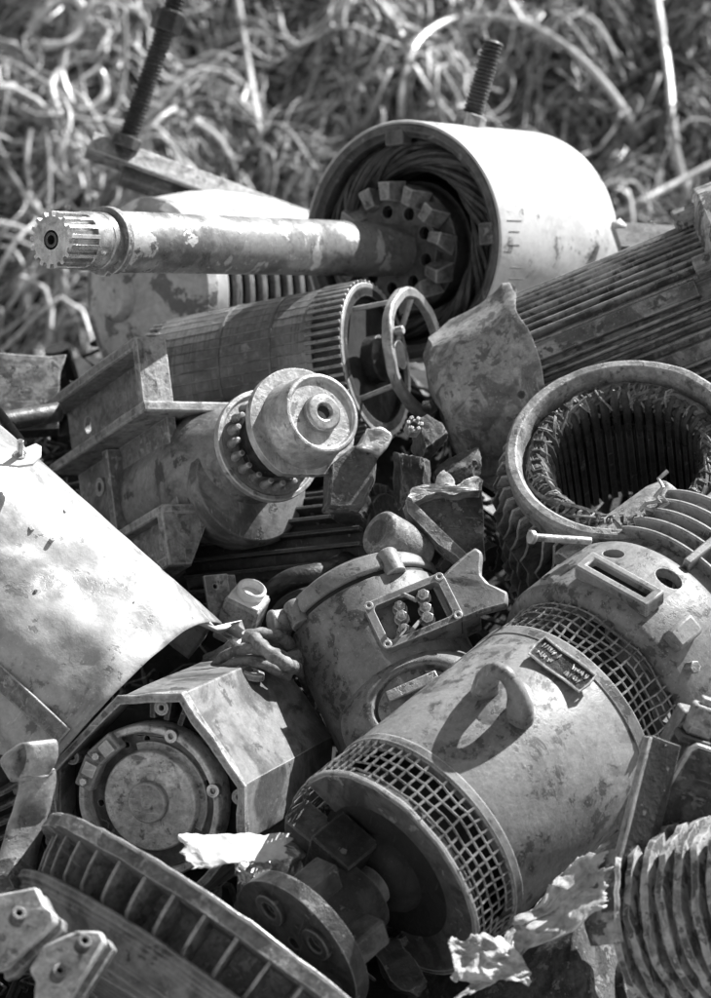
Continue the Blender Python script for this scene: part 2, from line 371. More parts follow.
PY = np.array([p[0] for p in PROF]); PZ = np.array([p[1] for p in PROF])
def heap_np(x, y): return np.interp(y, PY, PZ) * np.maximum(0, 1 - (np.abs(x) / 3.2) ** 3) + 0.11 * np.sin(x * 6.3 + 1 + 1.5 * np.sin(y * 2.1)) * np.sin(y * 5.2 + 1.3 * np.sin(x * 3.7)) + 0.05 * np.sin(x * 15 + y * 4) * np.sin(y * 13 - x * 5)
def CLS(sd): return [(a, b) for a, b in zip(np.random.default_rng(sd).uniform(-1.5, 1.5, 40), np.random.default_rng(sd + 50).uniform(6.3, 9.3, 40))]
def wire_bank(name, label, m, count, seed, rmin, rmax, curl):
    rg = np.random.default_rng(seed); n = 36; sg = 4; CL = CLS(seed); V = []; Fc = []
    ang = np.arange(sg) * TAU / sg
    for k in range(count):
        L = rg.uniform(0.6, 2.4); t = np.linspace(0, 1, n)
        cx, cy = CL[rg.integers(len(CL))]; x0 = cx + rg.normal(0, .22); y0 = cy + rg.normal(0, .25)
        loopy = rg.random() < curl
        kap = (rg.uniform(-1, 1) * (26 if loopy else 4.0) + (14 if loopy else 6) * np.sin(t * rg.uniform(4, 14) + rg.uniform(0, 6)))
        th0 = rg.normal(-PI / 2, 0.5) if rg.random() < 0.62 else rg.uniform(0, TAU)
        th = th0 + np.cumsum(kap) * L / n
        xs = x0 + np.cumsum(np.cos(th)) * L / n; ys = np.clip(y0 + np.cumsum(np.sin(th)) * L / n * 0.75, 5.9, 9.9)
        lay = rg.uniform(0.0, 0.12) + 0.06 * np.sin(t * rg.uniform(5, 16) + rg.uniform(0, 6))
        zs = heap_np(xs, ys) + lay
        P = np.stack([xs, ys, zs], 1); T = np.gradient(P, axis=0); T /= np.linalg.norm(T, axis=1)[:, None] + 1e-9
        up = np.array([0.05, 0.3, 1.0]); X = up - T * (T @ up)[:, None]; X /= np.linalg.norm(X, axis=1)[:, None] + 1e-9; Y = np.cross(T, X)
        r = rmin + (rmax - rmin) * rg.random() ** 2.2; fl = rg.uniform(0.35, 1.0) if rg.random() < 0.5 else 1.0
        ringv = P[:, None, :] + X[:, None, :] * (r * fl * np.cos(ang))[None, :, None] + Y[:, None, :] * (r * np.sin(ang))[None, :, None]
        o = k * n * sg; V.append(ringv.reshape(-1, 3))
        i = np.arange(n - 1)[:, None] * sg; kx = np.arange(sg)[None, :]; k2 = (np.arange(sg)[None, :] + 1) % sg
        Fc.append((o + np.stack([i + kx, i + k2, i + sg + k2, i + sg + kx], -1)).reshape(-1, 4))
    V = np.concatenate(V); Fc = np.concatenate(Fc)
    o = raw_obj(name, V.tolist(), Fc.tolist(), m); o['kind'] = 'stuff'; o['label'] = label; o['category'] = 'wire'
wire_bank('tangled_pale_wire', 'pale curled cable and strip tangled on the bank behind the motors', 'wire1', 1500, 1, 0.0016, 0.0080, 0.42)
wire_bank('tangled_grey_wire', 'mid grey cable tangled on the bank behind the motors', 'wire2', 1700, 2, 0.0016, 0.0070, 0.4)
wire_bank('tangled_dark_wire', 'dark cable tangled deep in the bank behind the motors', 'wire3', 1300, 3, 0.002, 0.006, 0.3)

def strand(label, pts, r, m='wire1', d=7.3, flat=1.0):
    g = G(); P = [Vector((a, b, 0)) for a, b in pts]; out = []
    for i in range(len(P) - 1):                      # Catmull-Rom through the points
        p0, p1, p2, p3 = P[max(i - 1, 0)], P[i], P[i + 1], P[min(i + 2, len(P) - 1)]
        for k in range(8):
            t = k / 8; out.append(0.5 * ((2 * p1) + (p2 - p0) * t + (2 * p0 - 5 * p1 + 4 * p2 - p3) * t * t + (3 * p1 - p0 - 3 * p2 + p3) * t ** 3))
    out.append(P[-1])
    t = Thing('cable_strand', label, 'cable', pts[0][0], pts[0][1], d, (0, 0, 1), single=True, group='loose strands on the wire bank')
    def dep(px, py):                                  # rests on the front of the wire bank
        q = d
        for dd in np.arange(6.2, 9.6, 0.04):
            p = W(px, py, dd)
            if p.z < float(heap_np(np.array(p.x), np.array(p.y))) + 0.17: q = dd; break
        return q
    ds = [dep(p.x, p.y) for p in out]; ds = [sum(ds[max(0, i - 5):i + 6]) / len(ds[max(0, i - 5):i + 6]) for i in range(len(ds))]
    g.tube([t.pix(p.x, p.y, q) for p, q in zip(out, ds)], r, 8, flat=flat)
    t.part('cable_strand', g, m, bevel=0)
strand('long pale strand arching over the threaded stud and back down', [(401, 118), (404, 80), (420, 40), (460, 18), (520, 22), (570, 50), (610, 90), (640, 135)], 3.6)
strand('pale strand hanging straight down above the angle bar', [(236, -10), (246, 50), (256, 110), (268, 185)], 3.4)
strand('straight pale rod lying across the bank at the right edge', [(610, 218), (660, 192), (725, 158)], 3.6)
strand('thick pale strand drooping behind the white stator at far right', [(655, -10), (668, 70), (676, 150), (690, 200)], 4.2)
strand('bright curled loop at the top left corner', [(35, 30), (48, 8), (75, 0), (85, 22), (70, 42), (44, 45), (30, 30), (45, 12)], 4.6)
strand('bright hooked strand below the curled loop', [(95, -5), (72, 40), (62, 75), (80, 110), (105, 95), (98, 68), (72, 62), (52, 85), (60, 115)], 4)
strand('pale strand sagging past the threaded rod to the stator', [(140, 102), (180, 115), (215, 135), (232, 160)], 3)
strand('grey strand curving down at the left edge above the panel', [(-10, 130), (20, 190), (60, 240), (66, 300), (90, 350)], 3.5, 'wire2')

# ------------------------------------------------------------------ white stator and its splined rotor (top)
tip, rot = W(51, 240, 3.90), W(394, 250, 4.58)
ax = (tip - rot).normalized(); SHL = (tip - rot).length
def white_stator():
    t = Thing('motor_stator', 'white painted motor stator with open end and dark windings, below the bank of wires', 'stator', 400, 242, 4.53, ax, (0, 1, 0))
    t.part('housing', G().lathe([(120, -222), (121, -217), (121, -3), (120, -1), (117.5, -1), (117.5, -26), (106, -28), (106, -222)], 96, closed=True), 'white', bevel=0.6)
    t.part('rim', G().lathe([(104, -24), (117.3, -24), (117.3, -1), (116, .6), (110, .6), (108, -3), (104, -6)], 96, closed=True), 'dirty', bevel=0.8, warp=wob(.8, .08))  # dark colour stands in for shade on the rim face
    t.part('back_plate', G().cyl(106, -220, -205, 48), 'dark', bevel=0)
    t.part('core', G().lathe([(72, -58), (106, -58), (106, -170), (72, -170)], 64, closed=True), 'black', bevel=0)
    g = G(); rr = random.Random(3)
    for k in range(46):
        ph, rho, tw = rr.uniform(0, TAU), rr.uniform(0.3, 1), rr.choice((1, 2, 3))
        pts = []
        for i in range(64):
            a = TAU * i / 64; q = ph + tw * a + 0.4 * math.sin(3 * a + ph)
            pts.append(((88 + 15 * rho * math.cos(q)) * math.cos(a), (88 + 15 * rho * math.cos(q)) * math.sin(a), -32 + 23 * rho * math.sin(q)))
        g.tube(pts, rr.uniform(2.0, 3.4), 6, closed=True)
    t.part('winding', g, 'winding', bevel=0, kind='stuff')
    for a in (0.02, -1.55, 1.62):
        t.part('rim_lug', G().bx(96, 112, -11, 11, -14, 2.5, rz(a)), 'dirty', bevel=1.5)
    for k in range(6):
        a = -1.45 - 0.09 * k + random.uniform(-.03, .03); z = -10 - random.uniform(0, 26)
        t.part('weld_mark', G().box((121, 0, z), (1.0, 1.3, random.uniform(8, 26)), rz(a)), 'dark', bevel=0.3)
    a, b = t.pix(469, 127, 4.63), t.pix(494, 42, 4.63); h = (b - a).length; m = aim(b - a, o=a)
    st = t.part('threaded_stud', G().thread(11, -6, h, 4.0, 18, m), 'dark', bevel=0, label='dark threaded stud standing on top of the white housing')
    t.part('stud_nut', G().hexa(16, -4, 12, m), 'castl', st)
white_stator()

def splined_rotor():
    t = Thing('motor_rotor', 'long steel shaft with splined tip and finned rotor, inside the white stator', 'rotor', 394, 250, 4.58, ax, (0, 1, 0))
    L = SHL / t.s
    t.part('shaft', G().lathe([(0, -60), (26, -60), (26, 20), (27, 24), (27, L * .82), (26, L * .84), (24.5, L * .865), (24.5, L * .87), (0, L * .87)], 48), 'shaft', bevel=0.6)
    t.part('collar', G().lathe([(20, L * .865), (25, L * .868), (25.5, L * .89), (24.6, L * .892), (24.6, L * .898), (25.5, L * .90), (25.5, L * .922), (24, L * .93), (20, L * .93)], 48, closed=True), 'steel', bevel=0.4)
    n = 40; pr = []
    for i in range(n):
        a = TAU * i / n; r = 30.5 if not (3 < i < 6 or 20 < i < 22) else 27; pr.append((r * math.cos(a), r * math.sin(a)))
    t.part('snap_ring', G().prism(pr, L * .853, L * .868, [circ(24, 32)]), 'cast', bevel=0.8)
    nt_ = 17; pr = []
    for i in range(nt_):
        for da, r in ((-.30, 20.5), (-.22, 24.5), (.14, 24.5), (.24, 20.5)): a = TAU * (i + da) / nt_; pr.append((r * math.cos(a), r * math.sin(a)))
    sp = t.part('spline', G().prism(pr, L * .92, L, [circ(8.5, 24)]), 'steel', bevel=0.7)
    t.part('centre_ring', G().ring(4.2, 6.6, L * .99 - 4, L + .4, 24), 'dark', sp, bevel=0.4)
    t.part('centre_bore', G().cyl(8.5, L * .97, L * .985, 24), 'black', sp, bevel=0)
    hs = [circ(6.8, 16, 39 * math.cos(a), 39 * math.sin(a)) for a in [TAU * (i + .3) / 9 for i in range(9)]]
    t.part('end_plate', G().prism(circ(50, 64), -10, -2, hs + [circ(25.5, 32)]), 'dirty', bevel=0.6)
    t.part('end_ring', G().ring(44, 66, -40, -14), 'dirty')
    t.part('core', G().cyl(70, -150, -36, 48), 'dark')
    b = G(); b.add([(50, -9, -8), (71, -12, -8), (71, 8, -8), (50, 8, -8), (52, -5, 14), (70, -9, 18), (70, 4, 18), (52, 5, 14)], [(0, 1, 2, 3), (4, 5, 6, 7), (0, 1, 5, 4), (1, 2, 6, 5), (2, 3, 7, 6), (3, 0, 4, 7)])
    o = t.part('fan_blade', b, 'castl', bevel=0.8)
    o.matrix_local = tr(-3 * t.s, 0, 0)
    rr = random.Random(6)
    t.copies(o, [rz(TAU * (i + rr.uniform(-.12, .12)) / 13) @ tr(57, 0, -3) @ Matrix.Rotation(rr.uniform(-.35, .35), 4, 'X') @ Matrix.Rotation(rr.uniform(-.4, .3), 4, 'Z') @ tr(-61, 0, -2) for i in range(1, 13)])
splined_rotor()

# ------------------------------------------------------------------ angle bar and threaded rod (top left)
a, b = W(90, 144, 4.88), W(318, 227, 4.98)
def angle_bar():
    t = Thing('angle_bar', 'weathered steel angle bar lying behind the white motor at top left', 'bar', 90, 144, 4.88, (b - a), (0, .5, .85))
    L = (b - a).length / t.s; k = L
    t.part('top_flange', G().bx(0, 7, -11, 11, 0, k), 'castl', warp=wob(.7, .05), sub=3)
    t.part('side_flange', G().bx(-34, -.2, -11, -5, 1, k), 'castl', warp=wob(.7, .05), sub=3)
    t.part('weld_plate', G().bx(-22, -4, 4, 22, 40, 150), 'rust', bevel=2)
angle_bar()
def rod():
    p, q = W(124, 150, 4.89), W(182, -18, 4.89)
    t = Thing('threaded_rod', 'dark threaded rod with a nut, rising out of the angle bar', 'rod', 124, 150, 4.89, q - p, (1, 0, 0))
    L = (q - p).length / t.s
    t.part('rod_shank', G().thread(10.5, -6, L, 4.0, 16), 'dark', bevel=0)
    t.part('rod_nut', G().hexa(16.5, L * .70, L * .82, hole=None), 'dark', bevel=1.2)
    t.part('seat_nut', G().hexa(15, 2, 14), 'rust', bevel=1.2)
rod()

# ------------------------------------------------------------------ cream and white motor behind the shaft
def cream_motor():
    t = Thing('electric_motor', 'electric motor with white top and flaking cream end bell, behind the splined shaft', 'motor', 146, 296, 4.80, (-.76, -.04, .65), (0, 1, 0))
    # local X = up, Y = Z x X
    w0, w1 = 2.35 - .55, 2.35 + 1.55          # open vent window faces the viewer
    prof = [(74, -208), (82, -205), (93, -180), (101, -150), (106, -115), (108, -85), (106, -55), (101, -25), (93, 0), (80, 0), (86, -60), (84, -150), (74, -200)]
    t.part('top_cover', G().lathe(prof, 72, -.95, 2.2, closed=True), 'white', bevel=1.2)
    t.part('bottom_cover', G().lathe(prof, 48, 2.2, TAU - 2.2, closed=True), 'white', bevel=1.2)
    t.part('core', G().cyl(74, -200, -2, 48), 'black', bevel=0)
    t.part('vent_rim', G().lathe([(88, -30), (97, -30), (97, -3), (88, -3)], 40, -2.2, -.94, closed=True), 'white')
    t.part('vent_rim', G().lathe([(88, -205), (97, -205), (97, -195), (88, -195)], 40, -2.2, -.94, closed=True), 'white')
    for k in range(9):
        z = -44 - 16 * k
        t.part('grille_bar', G().lathe([(88, z - 3), (96, z - 3), (96, z + 2.5), (88, z + 2.5)], 30, -2.22, -.93, closed=True), 'paint', bevel=0.6)
    t.part('end_bell', G().lathe([(0, 34), (30, 33), (56, 28), (80, 16), (92, 4), (99, -2), (99, -14), (92, -16), (0, -16)], 72), 'cream', warp=wob(1.5, .03))
    t.part('bearing_cap', G().lathe([(0, 44), (22, 43), (26, 38), (27, 30), (0, 28)], 40), 'cream')
cream_motor()

# ------------------------------------------------------------------ squirrel-cage rotor
def cage_rotor():
    p, q = W(374, 360, 4.36), W(176, 396, 4.52)
    t = Thing('motor_rotor', 'dark laminated squirrel cage rotor with end fins and pale ring, under the splined shaft', 'rotor', 374, 360, 4.36, p - q, (0, 1, 0))
    L = (p - q).length / t.s
    n = 46; pr = []
    for i in range(n):
        for da, r in ((-.44, 79), (.40, 79), (.44, 78.3), (.52, 78.3)): a = TAU * (i + da) / n; pr.append((r * math.cos(a), r * math.sin(a)))
    core = t.part('core', G().prism(pr, -L + 16, -30), 'lam', bevel=0)
    o = t.part('rotor_bar', G().bx(77, 79.3, -.5, .5, -L + 15, -30, rz(TAU * .47 / n)), 'bar', core, bevel=0)
    t.copies(o, [rz(TAU * i / n) for i in range(1, n)])
    for z in (-78, -136): t.part('band', G().ring(77, 79.8, z, z + 2.5, 64), 'lam', core, bevel=0)
    t.part('end_ring', G().lathe([(64, -31), (75, -31), (75, 1), (73, 3), (64, 3)], 64, closed=True), 'dark')
    t.part('end_lip', G().ring(73, 78, 1, 3.2, 64), 'alu', bevel=0.6)
    t.part('end_ring', G().lathe([(46, -L), (73, -L), (73, -L + 18), (46, -L + 18)], 64, closed=True), 'cage')
    o = t.part('cooling_fin', G().bx(70, 81, -1.6, 1.6, -36, 2), 'cage', bevel=0.4)
    t.copies(o, [rz(TAU * i / 56) for i in range(1, 56)])
    o = t.part('cooling_fin', G().add([(68, -2, -L), (78, -2, -L), (79, 4, -L + 19), (69, 4, -L + 19), (68, .5, -L), (78, .5, -L), (79, 6.5, -L + 19), (69, 6.5, -L + 19)], [(0, 1, 2, 3), (4, 5, 6, 7), (0, 1, 5, 4), (1, 2, 6, 5), (2, 3, 7, 6), (3, 0, 4, 7)]), 'cage', bevel=0.4)
    t.copies(o, [rz(TAU * i / 48) for i in range(1, 48)])
    t.part('shaft', G().lathe([(0, -30), (24, -30), (24, 10), (15, 14), (15, 30), (0, 30)], 32), 'dark')
    # pale retaining ring carried on spokes in front of the end
    R = t.part('retaining_ring', G().lathe([(54, 42), (63, 40), (65, 42), (65, 49), (63, 51), (55, 50)], 64, -1.9, 3.6, closed=True), 'alu', warp=wob(2.2, .03), label='pale ring with a broken gap, in front of the rotor end')
    for i, a in enumerate((.5, 2.2)):
        t.part('spoke', G().tube([(57 * math.cos(a), 57 * math.sin(a), 42), (60 * math.cos(a + .12), 60 * math.sin(a + .12), 0)], 2.6, 8), 'alu', bevel=0)
    t.part('spoke', G().tube([(54 * math.cos(-.1), 54 * math.sin(-.1), 46), (12 * math.cos(-.9), 12 * math.sin(-.9), 20)], 3.0, 8), 'alu', bevel=0)
    for a in (1.25, 3.0): t.part('bolt', G().cyl(4.6, 50, 60, 14, tr(55 * math.cos(a), 55 * math.sin(a), 0), ch=1), 'steel', R)
    t.part('hub', G().cyl(16, 8, 24, 24), 'dark')
    t.part('end_shade_plug', G().cyl(64, -40, -3, 40), 'black', bevel=0)  # black plug, paints the shade inside the rotor end
cage_rotor()

# ------------------------------------------------------------------ foot-mounted gear housing with pulley
def geared_motor():
    t = Thing('gear_housing', 'cast gear housing with channel feet and a stepped pulley pointing right', 'gear housing', 266, 447, 4.06, (.50, .27, .82), (0, 1, 0))
    # X ~ up in the photo, Y ~ left and towards the viewer
    def disc(r, z0, z1, rim): return G().lathe([(0, z0), (r - 2, z0), (r, z0 + 2), (r, z1), (r - rim, z1 + .5), (r - rim - 1.5, z1 - 2), (0, z1 - 2)], 64)
    pu = t.part('back_disc', disc(58, -3, 7, 5), 'alu')
    t.part('sprocket_hub', G().cyl(34, 4, 72, 40), 'dark')
    o = t.part('sprocket_tooth', G().lathe([(0, 8), (5, 8), (5, 14), (3, 18), (3, 24), (0, 25)], 10, m=tr(44, 0, 0)), 'cast', pu, bevel=0.5)
    t.copies(o, [rz(TAU * i / 20) for i in range(1, 20)])
    cut = [(58 * math.cos(a), 58 * math.sin(a)) for a in [TAU * i / 80 for i in range(80)]]
    cut = [(x, y) if x > -50 else (-50 + random.uniform(-1, 1), y) for x, y in cut]
    t.part('flange', G().prism(cut, 66, 76), 'alu', bevel=1.5)
    hub = t.part('hub', G().lathe([(0, 74), (46, 74), (44, 84), (42, 92), (41, 112), (39.5, 115), (36, 115.5), (34, 112), (0, 111)], 64), 'alu')
    t.part('boss', G().lathe([(6.8, 100), (20, 100), (19, 117), (17, 119), (9, 119.5), (6.8, 117)], 40, closed=True), 'steel', hub)
    t.part('bore', G().cyl(6.8, 100, 116, 20), 'black', hub, bevel=0)
    t.part('neck', G().lathe([(0, -2), (40, -2), (40, -26), (46, -40), (60, -62), (68, -80), (70, -110), (70, -275), (0, -275)], 56), 'paintd', warp=wob(2, .02))
    t.part('belly', G().lathe([(0, -38), (40, -38), (62, -44), (66, -52), (60, -90), (0, -95)], 48, m=tr(-22, -6, -4)), 'paintd')
    z0, z1 = -300, -70
    fr = t.part('foot', G().bx(126, 138, 62, 94, z0, z1), 'cast', bevel=2, warp=wob(1.2, .03), sub=4)
    t.part('foot_web', G().prism([(64, z0), (128, z0), (128, z1 - 2), (64, z1 - 2)], 58, 66, [circ(9, 16, 100, z0 + 46), circ(9, 16, 98, z1 - 40)], Matrix(((1, 0, 0, 0), (0, 0, 1, 0), (0, 1, 0, 0), (0, 0, 0, 1)))), 'cast', fr)
    t.part('shelf', G().bx(57, 68, -30, 96, z0, z1 + 4), 'castl', fr, bevel=2)
    t.part('end_rib', G().prism([(137, 94), (66, 95), (66, 60), (137, 60)], z1 - 8, z1 + 2), 'castl', fr, bevel=1.5)
    t.part('side_wall', G().bx(-42, 57, 52, 62, z0, z1 - 14), 'cast', fr)
    t.part('wall_bolt', G().ring(5, 10, 0, 10, 20, aim((0, 1, 0), o=(26, 60, z0 + 62))), 'castl', fr)
    t.part('wall_rib', G().bx(-42, 55, 60, 78, z0 + 94, z0 + 106), 'cast', fr)
    t.part('wall_rib', G().bx(-40, 30, 50, 58, z0 + 20, z0 + 30), 'cast', fr)
    f2 = t.part('foot', G().bx(-104, -92, 62, 90, z0 + 60, z1), 'cast', bevel=2)
    t.part('shelf', G().bx(-50, -40, 8, 90, z0 + 40, z1 + 4), 'castl', f2, bevel=2)
    t.part('foot_web', G().prism([(-94, z0 + 60), (-46, z0 + 60), (-46, z1 - 2), (-94, z1 - 2)], 66, 76, [circ(7, 16, -72, z1 - 30)], Matrix(((1, 0, 0, 0), (0, 0, 1, 0), (0, 1, 0, 0), (0, 0, 0, 1)))), 'cast', f2)
    t.part('end_rib', G().prism([(-103, 89), (-46, 90), (-46, 30), (-60, 40), (-103, 64)], z1 - 10, z1 + 2), 'castl', f2, bevel=1.5)
geared_motor()

# ------------------------------------------------------------------ ribbed motor with dented cowl (right, upper)
def ribbed_motor():
    t = Thing('ribbed_motor', 'grey ribbed motor with dented fan cowl at its left end, right of the white stator', 'motor', 735, 304, 4.22, (.92, .37, .13), (-.3, .8, .5))
    t.part('barrel', G().lathe([(0, -215), (82, -215), (82, 0), (0, 0)], 64), 'fin', bevel=0)
    o = t.part('cooling_rib', G().prism([(80, -2.4), (92, -1.5), (93, 0), (92, 1.5), (80, 2.4)], -206, -6), 'fin', bevel=0.5, warp=wob(.8, .03), sub=3)
    t.copies(o, [rz(a) for a in [TAU * i / 62 + random.uniform(-.018, .018) for i in range(1, 62)] if not (.64 < ((a + PI) % TAU - PI) < .86 or 1.30 < ((a + PI) % TAU - PI) < 1.5)])
    t.part('plain_panel', G().lathe([(80, -206), (93, -206), (93, -30), (80, -30)], 12, .65, .84, closed=True), 'fin', bevel=1.2)
    t.part('plain_panel', G().lathe([(80, -190), (90, -190), (90, -12), (80, -12)], 12, 1.31, 1.5, closed=True), 'fin', bevel=1.2)
    fl = t.part('end_flange', G().lathe([(0, -10), (96, -10), (118, 0), (122, 4), (122, 26), (118, 30), (0, 30)], 72), 'finl', warp=wob(2, .04))
    for a in (-1.0, -.2, .6): t.part('flange_lug', G().bx(94, 112, -9, 9, -26, 6, rz(a)), 'fin', fl, bevel=2)
    cw = t.part('fan_cowl', G().lathe([(98, -202), (103, -198), (104, -206), (100, -214), (96, -235), (92, -272), (84, -296), (70, -308), (40, -314), (0, -315), (0, -311), (40, -310), (68, -303), (80, -293), (88, -270), (92, -235), (96, -212), (97, -204)], 90), 'cowl', warp=wob(9, .018, 4.0), bevel=0)
    t.part('cowl_screw', G().cyl(4, 0, 4, 12, rz(1.1) @ aim((1, 0, 0), o=(96, 0, -226))), 'dark', cw)
ribbed_motor()

# ------------------------------------------------------------------ finned open stator (right)
def open_stator():
    t = Thing('motor_stator', 'open finned stator ring with laced copper windings, at the right edge', 'stator', 624, 446, 3.90, (-.15, .65, .745), (1, 0, 0))
    t.part('rim', G().lathe([(103, -30), (118, -30), (120, -12), (120, -2), (117, 1), (109, 1), (106, -3), (103, -22)], 96, closed=True), 'castl', bevel=0.8, warp=wob(.8, .05))
    t.part('barrel', G().lathe([(98, -24), (110, -24), (108, -170), (98, -170)], 80, closed=True), 'cast', bevel=0)
    fb = G(); n = 14; vs = []; fs = []
    for i in range(n + 1):
        z = -26 - 140 * i / n; y = 3.0 * math.sin(i * 1.05) + 1.0 * math.sin(i * 2.6); ro = 126 + 12 * min(1, i / 3) + 2.5 * math.sin(i * 1.9)
        vs += [(106, y - 1.6, z), (ro, y - 1.2, z), (ro, y + 1.2, z), (106, y + 1.6, z)]
    for i in range(n):
        for k in range(4): k2 = (k + 1) % 4; fs.append((i * 4 + k, i * 4 + k2, i * 4 + 4 + k2, i * 4 + 4 + k))
    fs += [(0, 1, 2, 3), tuple(n * 4 + k for k in range(4))]
    o = t.part('cooling_fin', fb.add(vs, fs), 'castl', bevel=0)
    t.copies(o, [rz(TAU * i / 48 + random.uniform(-.015, .015)) for i in range(1, 48)])
    pr = []
    for i in range(42):
        for da, r in ((-.3, 73), (.3, 73), (.34, 80), (.66, 80)): a = TAU * (i + da) / 42; pr.append((r * math.cos(a), r * math.sin(a)))
    t.part('core', G().prism(circ(99, 64), -160, -56, [pr]), 'dark', bevel=0)
    g = G(); rr = random.Random(9)
    for k in range(70):
        ph, rho, tw = rr.uniform(0, TAU), rr.uniform(0.3, 1.1), rr.choice((2, 3, 5))
        pts = []
        for i in range(72):
            a = TAU * i / 72; q = ph + tw * a
            r = 89 + 10 * rho * math.cos(q + .3 * math.sin(5 * a + ph)); pts.append((r * math.cos(a), r * math.sin(a), -26 + 15 * rho * math.sin(q)))
        g.tube(pts, rr.uniform(1.8, 3), 5, closed=True)
    wd = t.part('winding', g, 'hank', bevel=0, kind='stuff')
    fg = G().tube([(94, 0, -12), (87, 0, -12), (80, .5, -20), (77, 0, -36), (76, 0, -58), (76, 0, -66)], [3.5, 5, 5.6, 5.2, 4.4, 3.6], 8)
    o = t.part('coil_leg', fg, 'coil', wd, bevel=0)
    t.copies(o, [rz(TAU * i / 42) for i in range(1, 42)])
    g = G()
    for k in range(96):
        a = TAU * k / 96 + rr.uniform(-.06, .06); tilt = rr.uniform(-.22, .22); sq = rr.uniform(.88, 1.02)
        g.tube([((89 + 13 * sq * math.cos(q)) * math.cos(a + tilt * math.sin(q)), (89 + 13 * sq * math.cos(q)) * math.sin(a + tilt * math.sin(q)), -26 + 17.5 * sq * math.sin(q)) for q in [TAU * i / 12 for i in range(12)]], rr.uniform(.6, 1.5), 5, closed=True)
    t.part('lacing', g, 'lace', wd, bevel=0, kind='stuff')
open_stator()

def loose_pin():
    a, b = W(531, 537, 3.62), W(592, 541, 3.66)
    t = Thing('loose_bolt', 'pale slender bolt lying across the stator rim beside the big motor', 'bolt', 531, 537, 3.70, b - a, (0, 1, 0))
    L = (b - a).length / t.s
    t.part('shank', G().cyl(4, 3, L, 14, ch=.8), 'alu', bevel=0); t.part('head', G().cyl(7, -2, 4, 16, ch=1), 'alu', bevel=0)
loose_pin()

def cut(o, s, *gs):
    """carve real openings: boolean difference with throw-away cutters (local px units)"""
    for g in gs:
        me = bpy.data.meshes.new('c'); bm = bmesh.new(); vs = [bm.verts.new(v) for v in g.v]
        for f in g.f:
            try: bm.faces.new([vs[i] for i in f])
            except ValueError: pass
        bmesh.ops.remove_doubles(bm, verts=bm.verts, dist=0.02); bmesh.ops.recalc_face_normals(bm, faces=bm.faces)
        bmesh.ops.scale(bm, vec=(s,) * 3, verts=bm.verts); bm.to_mesh(me); bm.free()
        c = bpy.data.objects.new('c', me); COL.objects.link(c); c.parent = o.parent
        bpy.context.view_layer.update()
        keep = [(k.type, k.width if k.type == 'BEVEL' else 0) for k in o.modifiers]; o.modifiers.clear()
        b = o.modifiers.new('cut', 'BOOLEAN'); b.operation = 'DIFFERENCE'; b.object = c; b.solver = 'EXACT'
        bpy.context.view_layer.update()
        new = bpy.data.meshes.new_from_object(o.evaluated_get(bpy.context.evaluated_depsgraph_get()))
        o.modifiers.clear(); o.data = new; new.set_sharp_from_angle(angle=math.radians(38))
        for ty, wd in keep:
            if ty == 'BEVEL':
                q = o.modifiers.new('bevel', 'BEVEL'); q.width = wd; q.segments = 2; q.limit_method = 'ANGLE'; q.angle_limit = math.radians(40)
        bpy.data.objects.remove(c); bpy.data.meshes.remove(me)
    return o

YZX = Matrix(((0, 0, 1, 0), (1, 0, 0, 0), (0, 1, 0, 0), (0, 0, 0, 1)))       # plane (a,b) -> (y,z), extruded along x

def drop(ni, nj, p, seed):
    rr = random.Random(seed); out = set()
    for i in range(ni + 1):
        for j in range(nj + 1):
            for b in ((i + 1, j), (i, j + 1)):
                if rr.random() < p: out.add(((i, j), b))
    return out

def cyl_lattice(r, z0, z1, a0, a1, na, nz, warp=None):
    P = []
    for i in range(na + 1):
        row = []
        for j in range(nz + 1):
            a = a0 + (a1 - a0) * i / na; z = z0 + (z1 - z0) * j / nz; p = Vector((r * math.cos(a), r * math.sin(a), z)); row.append(warp(p) if warp else p)
        P.append(row)
    return P

